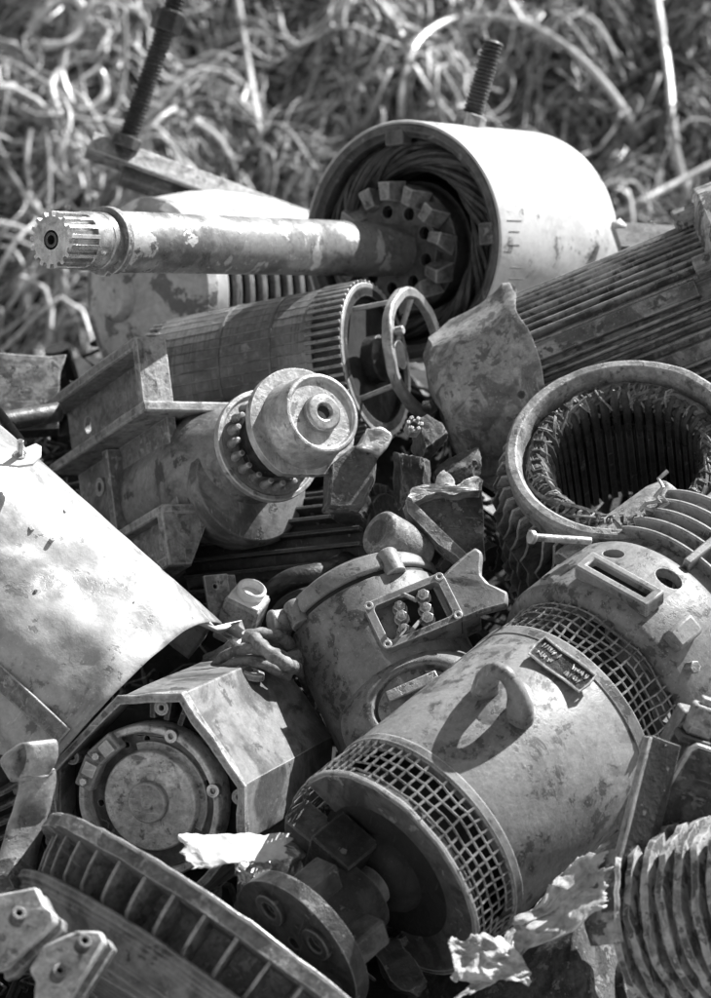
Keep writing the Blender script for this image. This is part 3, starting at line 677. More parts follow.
# ------------------------------------------------------------------ big motor with mesh guards and lifting eye
def big_motor():
    t = Thing('electric_motor', 'largest motor, grey with lifting eye and two wire mesh bands, lying diagonally', 'motor', 387, 872, 3.515, (-.68, -.495, .545), (.11, .617, .78))
    body = t.part('barrel', G().lathe([(108, -54), (120, -54), (121, -57), (121, -272), (119, -275), (108, -275)], 96, closed=True), 'paint', bevel=1)
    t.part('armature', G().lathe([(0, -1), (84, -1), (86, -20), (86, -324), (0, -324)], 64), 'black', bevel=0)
    t.part('seam_band', G().ring(119, 122.2, -66, -56, 96), 'paintd', body, bevel=0.6)
    t.part('seam_band', G().ring(119, 122.2, -274, -260, 96), 'paintd', body, bevel=0.6)
    t.part('guard_mesh', G().lattice(cyl_lattice(119, 2, -56, -2.6, 1.25, 38, 5, wob(2.6, .035)), 1.35, drop(38, 5, .03, 1)), 'mesh', bevel=0)
    t.part('guard_mesh', G().lattice(cyl_lattice(118, -274, -336, -2.8, 1.9, 48, 6, wob(3.4, .03, 3)), 1.25, drop(48, 6, .06, 2)), 'mesh', bevel=0)
    def torn(p):
        a = math.atan2(p.y, p.x); k = max(0, (a - 1.25)) / .75
        return p * (1 + .03 * k) + Vector((0, 6 * k, 10 * k * math.sin(p.z * .2 + a * 7))) + noise.noise_vector(p * .06) * (9 * k)
    t.part('torn_mesh', G().lattice(cyl_lattice(119, 6, -50, 1.25, 2.0, 9, 6, torn), 1.2), 'mesh', bevel=0, label='torn bent corner of the wire mesh at the front')
    t.part('mesh_lip', G().lathe([(116, -1), (121.5, -1), (121.5, 4), (116, 4)], 70, -2.6, 1.3, closed=True), 'paintd', bevel=0.8, warp=wob(1, .06))
    # front end plates
    prof = [(74, -8), (118, -8), (118, 1), (116, 3), (80, 0), (74, -4)]
    t.part('front_plate', G().lathe(prof, 60, -2.7, 1.30, closed=True), 'dirty', bevel=1)
    t.part('front_plate', G().lathe([(66, -6), (117, -6), (117, 26), (112, 30), (66, 30)], 24, 1.62, 2.75, closed=True), 'dirty', bevel=1.5)
    br = t.part('bearing_block', G().lathe([(0, -30), (50, -30), (44, 6), (36, 16), (26, 20), (0, 20)], 48), 'black')  # coloured black for the deep shadow in this end of the motor
    bx = t.part('brush_box', G().bx(-60, 40, 14, 66, 3, 50), 'dark', bevel=2)
    t.part('box_hinge', G().bx(-40, 28, 63.5, 68, 3, 9), 'dark', bx)
    for x in (-12, 8): t.part('hinge_pin', G().cyl(3.5, -10, 10, 12, aim((1, 0, 0), o=(x, 68, 8))), 'steel', bx)
    t.part('cover_bolt', G().hexa(7, 0, 12, tr(-78, -40, 0)), 'steel', br)
    t.part('shaft', G().cyl(22, 20, 120, 32), 'paintd')
    hs = [circ(8, 20, 49 * math.cos(a), 49 * math.sin(a)) for a in (.85, 2.1, 3.4, 4.6, 5.8)] + [circ(7, 20, 6, 4)]
    cp = t.part('coupling_disc', G().prism(circ(80, 80), 114, 132, hs), 'dark', bevel=1.5)  # dark colour also stands in for the shadow over the coupling
    for a in (.85, 2.1, 3.4, 4.6, 5.8): t.part('bore_ring', G().ring(9, 18, 130, 138, 28, tr(49 * math.cos(a), 49 * math.sin(a), 0)), 'dark', cp, bevel=1)
    t.part('coupling_hub', G().cyl(40, 40, 116, 40), 'dark', cp)
    for k in range(4): t.part('coupling_jaw', G().bx(34, 64, -15, 15, 66, 115, rz(.5 + TAU * k / 4)), 'dirty', cp, bevel=3)
    # lifting eye standing on the barrel
    EM = rz(.15) @ tr(0, 0, -166)
    arch = [(110 + 58 * math.sin(q) ** .8, 23 * math.cos(q), 4 * math.sin(q)) for q in [PI * i / 24 for i in range(25)]]
    e = t.part('lifting_eye', G().tube(arch, [8.6 + 6 * abs(math.cos(PI * i / 24)) ** 4 for i in range(25)], 14, m=EM), 'paint', bevel=0, warp=wob(1, .08))
    t.part('eye_foot', G().lathe([(0, 116), (40, 118), (30, 122), (22, 125), (0, 126)], 32, m=EM @ aim((1, 0, 0)) @ Matrix.Diagonal((.6, 1.1, 1, 1))), 'paint', e, bevel=0)
    # small name plate with worn relief lines
    NP = rz(.06) @ tr(124, 0, -245) @ Matrix.Rotation(-.16, 4, 'Y') @ tr(-122, 0, 245)
    n = t.part('name_plate', G().bx(121.3, 123.0, -34, 34, -258, -232, NP), 'dark', bevel=.5, warp=wob(1.2, .05), sub=2)
    t.part('plate_border', G().tube([(123.4, y, z) for y, z in ((-34, -258), (-10, -259), (12, -257.4), (34, -258), (35, -245), (33, -232), (10, -231), (-14, -232.5), (-34, -232), (-35.5, -245))], 1.7, 6, closed=True, m=NP), 'alu', n, bevel=0)
    g = G(); rr = random.Random(2)
    for row in (-240, -250):
        y = -29
        while y < 28:
            if not (-9 < y < 5) and rr.random() < .9:
                for q in range(2): g.tube([(123.4, y + rr.uniform(-1.2, 1.2), row - rr.uniform(1, 3.4)), (123.6, y + rr.uniform(-1.4, 1.4), row + rr.uniform(.4, 3.2))], rr.uniform(.45, .8), 5, m=NP)
            y += rr.uniform(2.4, 3.6)
    t.part('plate_relief', g, 'alu', n, bevel=0, kind='stuff', label='worn raised lettering, too corroded to read')
    # rear end bell
    bell = t.part('end_bell', G().lathe([(106, -330), (122, -330), (131, -335), (134, -342), (133, -428), (128, -438), (122, -444), (121, -464), (121, -544), (108, -548), (108, -434), (118, -424), (118, -354), (106, -342)], 110, closed=True), 'paint', bevel=1.5)
    cut(bell, t.s,
        G().prism(circ(14, 18, 0, -408, ry=8), 90, 160, m=rz(.56) @ YZX),
        G().prism(circ(16, 18, 0, -412, ry=11), 90, 160, m=rz(.02) @ YZX),
        G().prism(circ(16, 18, 0, -412, ry=11), 90, 160, m=rz(-.60) @ YZX))
    t.part('slot_frame', G().prism([(-48, -380), (48, -380), (48, -350), (-48, -350)], 128, 146, [[(-38, -372), (-38, -359), (38, -359), (38, -372)]], rz(.24) @ YZX), 'paint', bell, bevel=2)
    t.part('slot_recess', G().bx(126, 136, -40, 40, -374, -356, rz(.24)), 'black', bell, bevel=0)
    t.part('bell_lug', G().bx(128, 148, -12, 12, -388, -350, rz(-.38)), 'paint', bell, bevel=4)
    t.part('bell_lug', G().bx(124, 140, -10, 10, -374, -340, rz(.86)), 'paint', bell, bevel=4)
    t.part('bell_screw', G().hexa(6, 118, 140, rz(.86) @ tr(0, 0, -346) @ aim((1, 0, 0))), 'dark', bell)
    t.part('bell_screw', G().hexa(7, 118, 146, rz(-.62) @ tr(0, 0, -354) @ aim((1, 0, 0))), 'cast', bell)
    for k in range(5):
        z = -460 - 20 * k
        t.part('bell_rib', G().lathe([(118, z - 4), (134, z - 2), (134, z + 2), (118, z + 4)], 40, -.75, .80, closed=True), 'paint', bell, bevel=1.4)
    t.part('bell_crossbar', G().bx(119, 137, -5, 5, -548, -442, rz(.02)), 'paint', bell, bevel=2)
big_motor()

def round_can():
    a, b = W(592, 556, 3.84), W(668, 500, 3.88)
    t = Thing('capacitor_can', 'smooth pale capped cylinder lying against the big motor and the open stator', 'can', 592, 556, 3.84, b - a, (0, 1, 0))
    L = (b - a).length / t.s
    t.part('can_body', G().lathe([(0, -30), (24, -30), (25, -26), (24, L * .9), (20, L + 6), (10, L + 11), (0, L + 12)], 40), 'castl')
    t.part('seam', G().ring(23, 25.6, L * .35, L * .37, 40), 'cast', bevel=0)
round_can()
def tie_wire():
    t = Thing('tie_wire', 'short twisted tie wire on the capped cylinder below the open stator', 'wire', 640, 505, 3.82, (0, 0, 1), single=True)
    t.part('tie_wire', G().tube([(0, -6, 2), (6, 2, 5), (20, 4, 5), (14, 8, 8), (22, 18, 10), (18, 26, 6), (27, 34, 4)], 2.3, 7).tube([(2, -2, 6), (14, -6, 7), (28, 2, 4), (20, 10, 9), (26, 20, 5)], 2, 7), 'alu', bevel=0)
tie_wire()

# ------------------------------------------------------------------ motor with the open terminal box (centre)
def terminal_motor():
    t = Thing('electric_motor', 'grey motor with open terminal box showing six studs, in the middle of the heap', 'motor', 366, 616, 3.92, (.39, -.80, .45), (-.05, .45, .9))
    body = t.part('barrel', G().lathe([(0, 170), (80, 170), (82, 166), (82, 3), (80, 0), (0, 0)], 80), 'paint')
    cap = t.part('end_cap', G().lathe([(0, -4), (82, -4), (84, -6), (84, -14), (80, -24), (66, -32), (40, -38), (0, -40)], 80), 'paint', bevel=1)
    t.part('gap_ring', G().ring(70, 80, -6, 2, 64), 'black', bevel=0)
    for a in (.98, 2.35, -.45): t.part('cap_boss', G().lathe([(0, -24), (9, -23), (11, -20), (11, 4), (0, 4)], 20, m=tr(80 * math.cos(a), 80 * math.sin(a), 0)), 'paint', cap, bevel=1)
    c0, c1 = -31, 57            # terminal box centre (y, z)
    def rr4(w, h, r, n=5): return [(c0 + sx * (w - r) + r * math.cos(q0 + PI / 2 * k / n), c1 + sy * (h - r) + r * math.sin(q0 + PI / 2 * k / n)) for sx, sy, q0 in ((1, 1, 0), (-1, 1, PI / 2), (-1, -1, PI), (1, -1, 3 * PI / 2)) for k in range(n + 1)]
    box = t.part('terminal_box', G().prism(rr4(42, 27, 8), 58, 94, [rr4(34, 20, 5)], YZX), 'paint', bevel=2)
    t.part('box_floor', G().bx(56, 80, c0 - 40, c0 + 40, c1 - 25, c1 + 25), 'black', box, bevel=0)
    for a, b in ((-1, -1), (1, -1), (1, 1), (-1, 1)): t.part('corner_screw', G().ring(2, 4.5, 93, 95.5, 14, tr(0, c0 + a * 37, c1 + b * 22.5) @ aim((1, 0, 0))), 'castl', box, bevel=.5)
    for i in range(3):
        for j in range(2):
            m = tr(0, c0 + (j - .5) * 25 + (i - 1) * 3, c1 + (i - 1) * 12) @ aim((1, 0, 0)); q = 94 - 4 * ((i + j) % 2)
            st = t.part('terminal_stud', G().thread(2.6, 78, q + 8, 2, 10, m), 'steel', box, bevel=0)
            t.part('terminal_nut', G().hexa(6.2, q - 6, q + 1, m), 'steel', st, bevel=.6); t.part('washer', G().cyl(7.5, q - 9, q - 6.5, 16, m), 'alu', st, bevel=.4)
            t.part('jumper_block', G().bx(76, q - 8, -7, 7, -6, 6, tr(0, c0 + (j - .5) * 25 + (i - 1) * 3, c1 + (i - 1) * 12)), 'dark', st, bevel=1)
    t.part('box_arm', G().prism([(-70, 34), (-100, 22), (-114, 18), (-118, 26), (-112, 38), (-108, 50), (-111, 62), (-122, 76), (-116, 88), (-70, 82)], 80, 92.5, (), YZX), 'paint', box, bevel=5, warp=wob(2, .04), sub=1)
    t.part('arm_web', G().prism([(-60, 36), (-92, 30), (-92, 80), (-60, 82)], 40, 82, (), YZX), 'paint', box, bevel=1)
    for k, (y, z) in enumerate(((-44, 44), (-22, 68), (-38, 66))):
        t.part('lead_wire', G().tube([(84, y, z), (92, y + 6, z + 3), (94, y + 14, z + (8 if k else -6)), (88, y + 22, z + (10 if k else -10))], 2.2, 7), 'rag', box, bevel=0)
    # oval opening low on the barrel, with scraped rim
    m = tr(-4, -4, 136) @ aim((1, .05, .05), (0, 1, 0))
    ov = t.part('oval_flange', G().lathe([(46, 60), (84, 60), (70, 80), (60, 89), (54, 91), (48, 90), (46, 86)], 56, m=m @ Matrix.Diagonal((.95, .70, 1, 1)), closed=True), 'paint', bevel=1)
    t.part('inner_plate', G().lathe([(0, 78), (43, 78), (43, 82), (0, 83)], 48, m=m @ Matrix.Diagonal((.95, .70, 1, 1))), 'alu', ov, bevel=.5)
    t.part('plate_scrap', G().bx(83, 87, -30, 22, 120, 131, rz(.05)), 'alu', ov, bevel=1)
    t.part('side_stub', G().cyl(11, 78, 122, 20, tr(0, 0, 10) @ aim((.2, 1, .15)), ch=1.5), 'castl', body)
terminal_motor()

# ------------------------------------------------------------------ octagonal housing (lower left)
def octagon_motor():
    t = Thing('octagonal_motor', 'motor in an eight sided housing with round brake disc, lower left', 'motor', 148, 802, 3.62, (-.36, -.12, .925), (1, 0, 0))
    an = [15, 70, 104, 165, 195, 250, 284, 345]; ra = [112, 122, 110, 108, 108, 118, 116, 112]
    def oc(k): return [(r * k * math.cos(math.radians(a)), r * k * math.sin(math.radians(a))) for a, r in zip(an, ra)]
    sh = t.part('housing', G().prism(oc(1.0), -230, 8, [oc(.945)]), 'paintd', bevel=1.2, warp=wob(2.5, .02), sub=3)
    t.part('rim_edge', G().prism(oc(1.012), 0, 10, [oc(.93)]), 'castl', sh, bevel=1, warp=wob(2.6, .05, 2), sub=3)
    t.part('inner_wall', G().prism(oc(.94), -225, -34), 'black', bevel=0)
    rg_ = t.part('brush_ring', G().lathe([(70, -30), (78, -30), (79, -4), (77, 0), (72, 0), (70, -4)], 72, closed=True), 'disc', warp=wob(.8, .05))
    hs = [circ(3.4, 12, 61 * math.cos(a), 61 * math.sin(a)) for a in (.35, 1.7, 2.1, 3.3, 4.4, 5.5)]
    t.part('back_plate', G().prism(circ(69.5, 64), -24, -16, hs), 'dirty', rg_, bevel=.5)
    d = t.part('brake_disc', G().lathe([(0, -18), (51, -18), (52, -15), (51, -6), (49.5, -4), (22, -4.5), (0, -4.5)], 72), 'disc', bevel=.6)
    t.part('disc_hub', G().lathe([(0, -5), (21.5, -5), (21, 3), (19.5, 4.5), (5, 4), (4, 2.5), (0, 2.5)], 40), 'castl', d, bevel=.5)
    t.part('disc_step', G().lathe([(50, -20), (60, -20), (59, -13), (50, -12)], 60, -.5, 1.9, closed=True), 'castl', d)
    for a, z in ((2.75, 0), (2.3, 0)):
        b = t.part('brush_holder', G().bx(58, 78, -17, 17, -8, 8, rz(a)), 'cast', rg_, bevel=2)
        t.part('holder_screw', G().hexa(4.5, 7, 13, rz(a) @ tr(68, 9, 0)), 'steel', b); t.part('holder_clip', G().bx(60, 74, -12, 2, 7, 11, rz(a)), 'alu', b)
    for a in (.25, 1.2, -.6, 3.6): t.part('ring_screw', G().ring(3, 7, -4, 4, 16, tr(75 * math.cos(a), 75 * math.sin(a), 0)), 'steel', rg_, bevel=.5)
    for a in (.12, 1.45, 2.75):
        m = tr(96 * math.cos(a), 96 * math.sin(a), -20)
        s_ = t.part('mounting_boss', G().lathe([(3, -20), (8, -20), (8, 12), (3, 12)], 18, m=m, closed=True), 'castl', sh, bevel=.8)
    for a in (1.2, 1.38, 1.56): t.part('vent_rib', G().bx(84, 108, -3, 3, -60, -10, rz(a)), 'dark', sh)
    t.part('top_boss', G().lathe([(0, 0), (16, 0), (15, 6), (9, 7), (8, 4), (0, 4)], 28, m=tr(46, 104, -150) @ aim((.3, 1, 0))), 'castl', sh, bevel=.6)
octagon_motor()

# ------------------------------------------------------------------ dented white sheet drum (left)
def sheet_drum():
    a, b = W(-170, 473, 3.90), W(104, 722, 3.84)
    t = Thing('sheet_metal_drum', 'large dented white sheet metal drum with tab and stud, left edge', 'drum', 104, 722, 3.84, b - a, (.66, .62, .4))
    L = (b - a).length / t.s
    g = G(); n, k = 80, 90; vs = []; fs = []
    for i in range(n + 1):
        z = -L + (L + 8) * i / n
        for j in range(k + 1):
            q = -1.3 + 4.3 * j / k
            p = Vector((math.cos(q), math.sin(q), 0)); r = 151
            zz = z + (14 * math.exp(-((q + .42) / .35) ** 2) if i > n - 6 else 0) * (i - n + 6) / 6
            ed = 1 - .85 * math.exp(-((q + .46) / .25) ** 2)
            D = ed * (noise.noise(Vector((zz * .012, q * 1.6, 2.0))) * 9 + noise.noise(Vector((zz * .035, q * 4.1, 7))) * 4.5 + noise.noise(Vector((zz * .09, q * 9, 4))) * 1.6)
            D -= 9 * math.exp(-((zz + 120) / 60) ** 2 - ((q - .45) / .25) ** 2) + 7 * math.exp(-((zz + 40) / 40) ** 2 - ((q - .9) / .2) ** 2)
            vs.append((p.x * (r + D), p.y * (r + D), zz))
    for i in range(n):
        for j in range(k): o = i * (k + 1) + j; fs.append((o, o + 1, o + k + 2, o + k + 1))
    dr = t.part('shell', g.add(vs, fs), 'sheet', bevel=0, solid=2.5, smooth=60)
    t.part('stiffener_strip', G().lathe([(151, -L + 40), (157, -L + 40), (157, 0), (151, 0)], 6, 1.20, 1.33, closed=True), 'cast', dr, bevel=1, warp=wob(3, .02), sub=2)
    g = G(); rr = random.Random(4)
    for i in range(11):
        q = rr.uniform(-.1, 1.5); z = -rr.uniform(20, 250); m = tr(151.5 * math.cos(q), 151.5 * math.sin(q), z) @ aim((math.cos(q), math.sin(q), 0)) @ Matrix.Diagonal((1.0, rr.uniform(.5, 1), 1, 1))
        t.part('rivet', G().lathe([(0, -3), (rr.uniform(2.5, 4.5), -3), (rr.uniform(1.5, 3), .6), (0, .8)], 9, m=m), 'cast', dr, bevel=0, warp=wob(1.5, .2))
    t2 = Thing('hinge_tab', 'bright curved metal tab with a small upright stud, lying on the white drum', 'tab', 20, 456, 3.72, (.1, .75, .65), (1, 0, 0))
    pl = [(-60, -14), (-30, -16), (0, -17), (14, -12), (21, 2), (20, 16), (14, 20), (2, 10), (-30, 0), (-60, 8)]
    t2.part('plate', G().prism(pl, -1.5, 1.5), 'plastic', bevel=.5)
    t2.part('stud', G().cyl(3.4, 1, 20, 12), 'steel', bevel=.5); t2.part('washer', G().cyl(7, 1, 3, 16), 'steel', bevel=.4)
sheet_drum()

# ------------------------------------------------------------------ big finned end shield (bottom left)
def finned_shield():
    t = Thing('finned_end_shield', 'large cast end shield with a ring of radial fins, bottom left corner', 'end shield', 252, 986, 3.50, (-.58, -.765, .28), (.80, -.60, 0))
    rim = []
    for i in range(120):
        a = TAU * i / 120; r = 262 + 3 * math.sin(a * 5) + 2 * math.sin(a * 17) + (6 if int(i / 6) % 4 == 0 else 0); rim.append((r * math.cos(a), r * math.sin(a)))
    up = t.part('rear_flange', G().prism(rim, -12, 2, [circ(120, 60)]), 'cast', bevel=1.5, warp=wob(1.5, .03))
    t.part('rim_edge', G().ring(254, 264.5, -15, -11, 120), 'alu', up, bevel=1, warp=wob(1.6, .05))  # bright ring paints the sunlit edge of the rear flange
    t.part('drum_wall', G().lathe([(196, 0), (214, 0), (208, 46), (196, 46)], 96, closed=True), 'cast', bevel=1)
    o = t.part('radial_fin', G().prism([(206, 0), (250, 0), (246, 20), (240, 38), (234, 44), (204, 44)], -2.0, 2.0, (), Matrix(((1, 0, 0, 0), (0, 0, 1, 0), (0, 1, 0, 0), (0, 0, 0, 1)))), 'castl', bevel=1)
    t.copies(o, [rz(TAU * i / 42) for i in range(1, 42)])
    fr = t.part('front_flange', G().lathe([(150, 44), (250, 44), (254, 47), (253, 54), (246, 57), (245, 62), (234, 68), (228, 78), (222, 80), (220, 90), (206, 94), (204, 88), (186, 88), (184, 94), (150, 94)], 110, closed=True), 'paintd', bevel=1, warp=wob(1.2, .02))
    t.part('front_disc', G().lathe([(0, 84), (152, 84), (152, 92), (0, 92)], 60), 'cast', fr, bevel=0)
finned_shield()
def mounting_plate(label, px, py, d, rot, poly, bolts, ax=(-.12, .30, .95)):
    t = Thing('mounting_plate', label, 'plate', px, py, d, ax, (math.cos(rot), math.sin(rot), 0), group='bolted plates at the bottom left')
    poly = [(x * 1.02, y * 1.02) for x, y in poly]
    p = t.part('plate', G().prism(poly, -18, 0), 'disc', bevel=4, warp=wob(1.6, .06), sub=1)
    t.part('backing', G().prism([(x * 1.02 + 6, y * 1.02 - 5) for x, y in poly], -36, -19), 'cast', p, bevel=2)
    for x, y in bolts:
        q = tr(x * 1.05, y * 1.05, 0) @ Matrix.Rotation(.35, 4, 'Y') @ Matrix.Rotation(-.35, 4, 'X')
        b = t.part('bolt', G().ring(3.2, 7.6, -2, 17, 18, q), 'dirty', bevel=1)
        t.part('bolt_socket', G().cyl(3.2, 1, 11, 12, q), 'black', b, bevel=0)
mounting_plate('pale bolted plate in the bottom left corner, cut off by the edge', 14, 934, 3.17, -.25, [(-56, 22), (-6, 44), (8, 50), (22, 34), (34, 30), (36, 20), (2, -32), (-8, -38), (-12, -28), (-26, -32), (-50, -26)], [(-2, 14), (-22, -12)])
mounting_plate('pale bolted plate with two studs beside the end shield, bottom left', 70, 966, 3.15, -.25, [(-32, 14), (-4, 36), (20, 40), (28, 32), (8, -30), (-4, -52), (-26, -40), (-30, -22), (-40, -12)], [(6, 20), (-10, -12)])

# ------------------------------------------------------------------ flaking ring-finned motor, bar and block (bottom right)
def ring_motor():
    t = Thing('ring_finned_motor', 'flaking pale motor with ring fins, bottom right corner', 'motor', 658, 926, 3.44, (.80, .25, .55), (0, 1, 0))
    t.part('barrel', G().lathe([(0, -8), (80, -8), (80, 150), (0, 150)], 56), 'finl', bevel=0)
    o = None
    for k in range(9):
        pr = []; rr = random.Random(k)
        for i in range(90):
            a = TAU * i / 90; r = 95 + 4.0 * noise.noise(Vector((math.cos(a) * 3, math.sin(a) * 3, k * 5.1))) + 3.0 * noise.noise(Vector((math.cos(a) * 9, math.sin(a) * 9, k)))
            pr.append((r * math.cos(a), r * math.sin(a)))
        z = 18.5 * k
        t.part('cooling_fin', G().prism(pr, z, z + 8, [circ(76, 40)]), 'finl', bevel=1, warp=wob(2.4, .03, k * 3.0))
    e = t.part('end_hood', G().lathe([(60, -34), (84, -30), (98, -18), (103, -2), (104, 14), (101, 16), (96, 2), (88, -12), (60, -22)], 72, -.9, 1.6), 'finl', warp=wob(4, .04), bevel=0, solid=3)
    t.part('side_clip', G().lathe([(0, 0), (9, 0), (9, 8), (5, 9), (0, 7)], 16, m=tr(88, -40, 52) @ aim((1, -.4, .2))), 'alu', e)
ring_motor()
def flat_bar():
    a, b = W(602, 925, 3.36), W(650, 735, 3.40)
    t = Thing('flat_bar', 'dark flat steel bar with bright edge, leaning on the big motor at right', 'bar', 602, 925, 3.36, b - a, (.5, -.1, .85))
    L = (b - a).length / t.s
    t.part('bar', G().bx(-4, 4, 0, 40, 0, L), 'dark', bevel=.8, warp=wob(1, .03), sub=3)
    t.part('lit_edge_strip', G().bx(-4.5, 5.5, -4, -.2, 0, L - 2), 'castl', bevel=.8, warp=wob(.8, .05), sub=3)  # paler strip, the lit edge of the bar put in as colour
flat_bar()
def terminal_block():
    t = Thing('junction_box', 'dark scuffed junction box with a square headed bolt, beside the flat bar', 'box', 688, 790, 3.44, (.05, -.15, .98), (1, -.35, 0))
    lid = t.part('lid', G().prism([(-34, -60), (-14, 40), (-8, 46), (60, 46), (60, -60)], -30, 6), 'rust', bevel=3)
    t.part('lid_edge', G().prism([(-36, -60), (-16, 42), (-9, 49), (60, 49), (60, 45), (-7, 45), (-12, 40), (-31, -60)], 0, 9), 'alu', lid, bevel=1)
    t.part('wall', G().prism([(-44, -70), (-24, 70), (60, 78), (60, -70)], -70, -32), 'cast', bevel=2)
    b = t.part('bolt', G().bx(-20, 6, 52, 84, -34, -8), 'castl', bevel=3)
    t.part('bolt_tip', G().bx(-14, 0, 84, 92, -28, -14), 'castl', b, bevel=1.5)
    t.part('washer_plate', G().bx(-26, 16, 44, 52, -44, 0), 'dark', b, bevel=1.5)
    t.part('lug', G().bx(12, 34, 50, 76, -40, -6), 'cast', bevel=2)
terminal_block()
def low_drum():
    t = Thing('dark_motor_drum', 'smooth dark drum half hidden under the crumpled paper, bottom right', 'drum', 585, 1010, 3.62, (.75, .35, .55), (0, 1, 0))
    t.part('barrel', G().lathe([(0, -150), (100, -150), (102, -146), (102, 60), (98, 64), (60, 66), (0, 66)], 64), 'rust', bevel=1)
    t.part('end_cap', G().lathe([(0, 64), (40, 64), (38, 76), (0, 78)], 32), 'dark')
low_drum()

def sheet(name, label, cat, corners, nu, nv, amp, freq, seed, m, solid=1.0, ragged=.14):
    """a crumpled sheet: ridged folds at three scales and a ragged outline"""
    c = [W(*p) for p in corners]; ce = corners[0]
    t = Thing(name, label, cat, ce[0], ce[1], ce[2], (0, 0, 1), single=True)
    q = [t.loc(p) for p in c]; vs = []; fs = []; S = Vector((seed, seed * 1.3, seed * .7))
    def ridge(k): return 1 - 2 * abs(noise.noise(k)) * 1.6
    for i in range(nu + 1):
        for j in range(nv + 1):
            u, v_ = i / nu, j / nv
            u2 = u + ragged * .5 * noise.noise(Vector((v_ * 5, seed, 1))) * abs(2 * u - 1) ** 3 + .03 * noise.noise(Vector((v_ * 19, seed, 3))) * abs(2 * u - 1) ** 6
            v2 = v_ + ragged * noise.noise(Vector((u * 6, seed, 2))) * abs(2 * v_ - 1) ** 2 + .05 * noise.noise(Vector((u * 23, seed, 5))) * abs(2 * v_ - 1) ** 6
            p = q[0] * ((1 - u2) * (1 - v2)) + q[1] * (u2 * (1 - v2)) + q[2] * (u2 * v2) + q[3] * ((1 - u2) * v2)
            k = p * freq + S
            z = ridge(k) * 1.0 + ridge(k * 2.3 + S) * .45 + ridge(k * 5.1 + S * 2) * .16
            xy = Vector((noise.noise(k * 1.4 + S * 3), noise.noise(k * 1.4 + S * 5), 0)) * .8
            vs.append(p + (Vector((0, 0, z)) + xy) * amp)
    for i in range(nu):
        for j in range(nv): o = i * (nv + 1) + j; fs += [(o, o + 1, o + nv + 2), (o, o + nv + 2, o + nv + 1)]
    t.part(name, G().add(vs, fs), m, bevel=0, solid=solid, smooth=22)
sheet('crumpled_paper', 'crumpled brown paper wedged under the big motor, bottom right', 'paper', [(452, 1004, 3.36), (548, 880, 3.42), (606, 846, 3.40), (606, 905, 3.32)], 70, 44, 11, .020, 3, 'kraft', .8)
sheet('crumpled_paper', 'small torn brown paper end hanging below the mesh band', 'paper', [(450, 934, 3.36), (512, 938, 3.36), (532, 985, 3.32), (455, 980, 3.33)], 44, 30, 8, .03, 8, 'kraft', .8)
sheet('torn_paper', 'torn white paper strip beside the octagonal housing', 'paper', [(178, 834, 3.50), (292, 834, 3.54), (286, 858, 3.50), (192, 868, 3.47)], 60, 16, 4, .02, 5, 'paper', .7)
sheet('crumpled_foil', 'crumpled foil scrap under the white paper strip', 'foil', [(232, 850, 3.55), (300, 836, 3.58), (306, 872, 3.54), (238, 885, 3.52)], 36, 26, 7, .035, 12, 'alu', .7)

# ------------------------------------------------------------------ bent strap, left edge pieces
def ribbon(name, label, cat, pts, wv, width, m, th=2.0):
    P = []
    for i in range(len(pts) - 1):
        a = [Vector(pts[max(i - 1, 0)]), Vector(pts[i]), Vector(pts[i + 1]), Vector(pts[min(i + 2, len(pts) - 1)])]
        for k in range(6):
            u = k / 6; P.append(0.5 * ((2 * a[1]) + (a[2] - a[0]) * u + (2 * a[0] - 5 * a[1] + 4 * a[2] - a[3]) * u * u + (3 * a[1] - a[0] - 3 * a[2] + a[3]) * u ** 3))
    P.append(Vector(pts[-1]))
    t = Thing(name, label, cat, pts[0][0], pts[0][1], pts[0][2], (0, 0, 1), single=True)
    g = G(); vs = []; fs = []; wl = t.dirv(wv).normalized()
    for i, p in enumerate(P):
        c = t.pix(p.x, p.y, p.z); wd = width[0] + (width[1] - width[0]) * i / (len(P) - 1)
        for k in range(5): vs.append(c + wl * (wd * (k / 4 - .5)) + noise.noise_vector(c * .05) * 2)
    for i in range(len(P) - 1):
        for k in range(4): fs.append((i * 5 + k, i * 5 + k + 1, i * 5 + 6 + k, i * 5 + 5 + k))
    t.part(name, g.add(vs, fs), m, bevel=0, solid=th, smooth=60)
ribbon('bent_strap', 'bent steel strap with a bright folded loop, left of the octagonal housing', 'strap', [(14, 880, 3.50), (24, 830, 3.52), (34, 800, 3.52), (38, 772, 3.52), (28, 778, 3.5), (17, 758, 3.5), (38, 741, 3.5), (42, 756, 3.5), (34, 775, 3.5)], (.8, .05, -.6), (46, 34), 'alu')
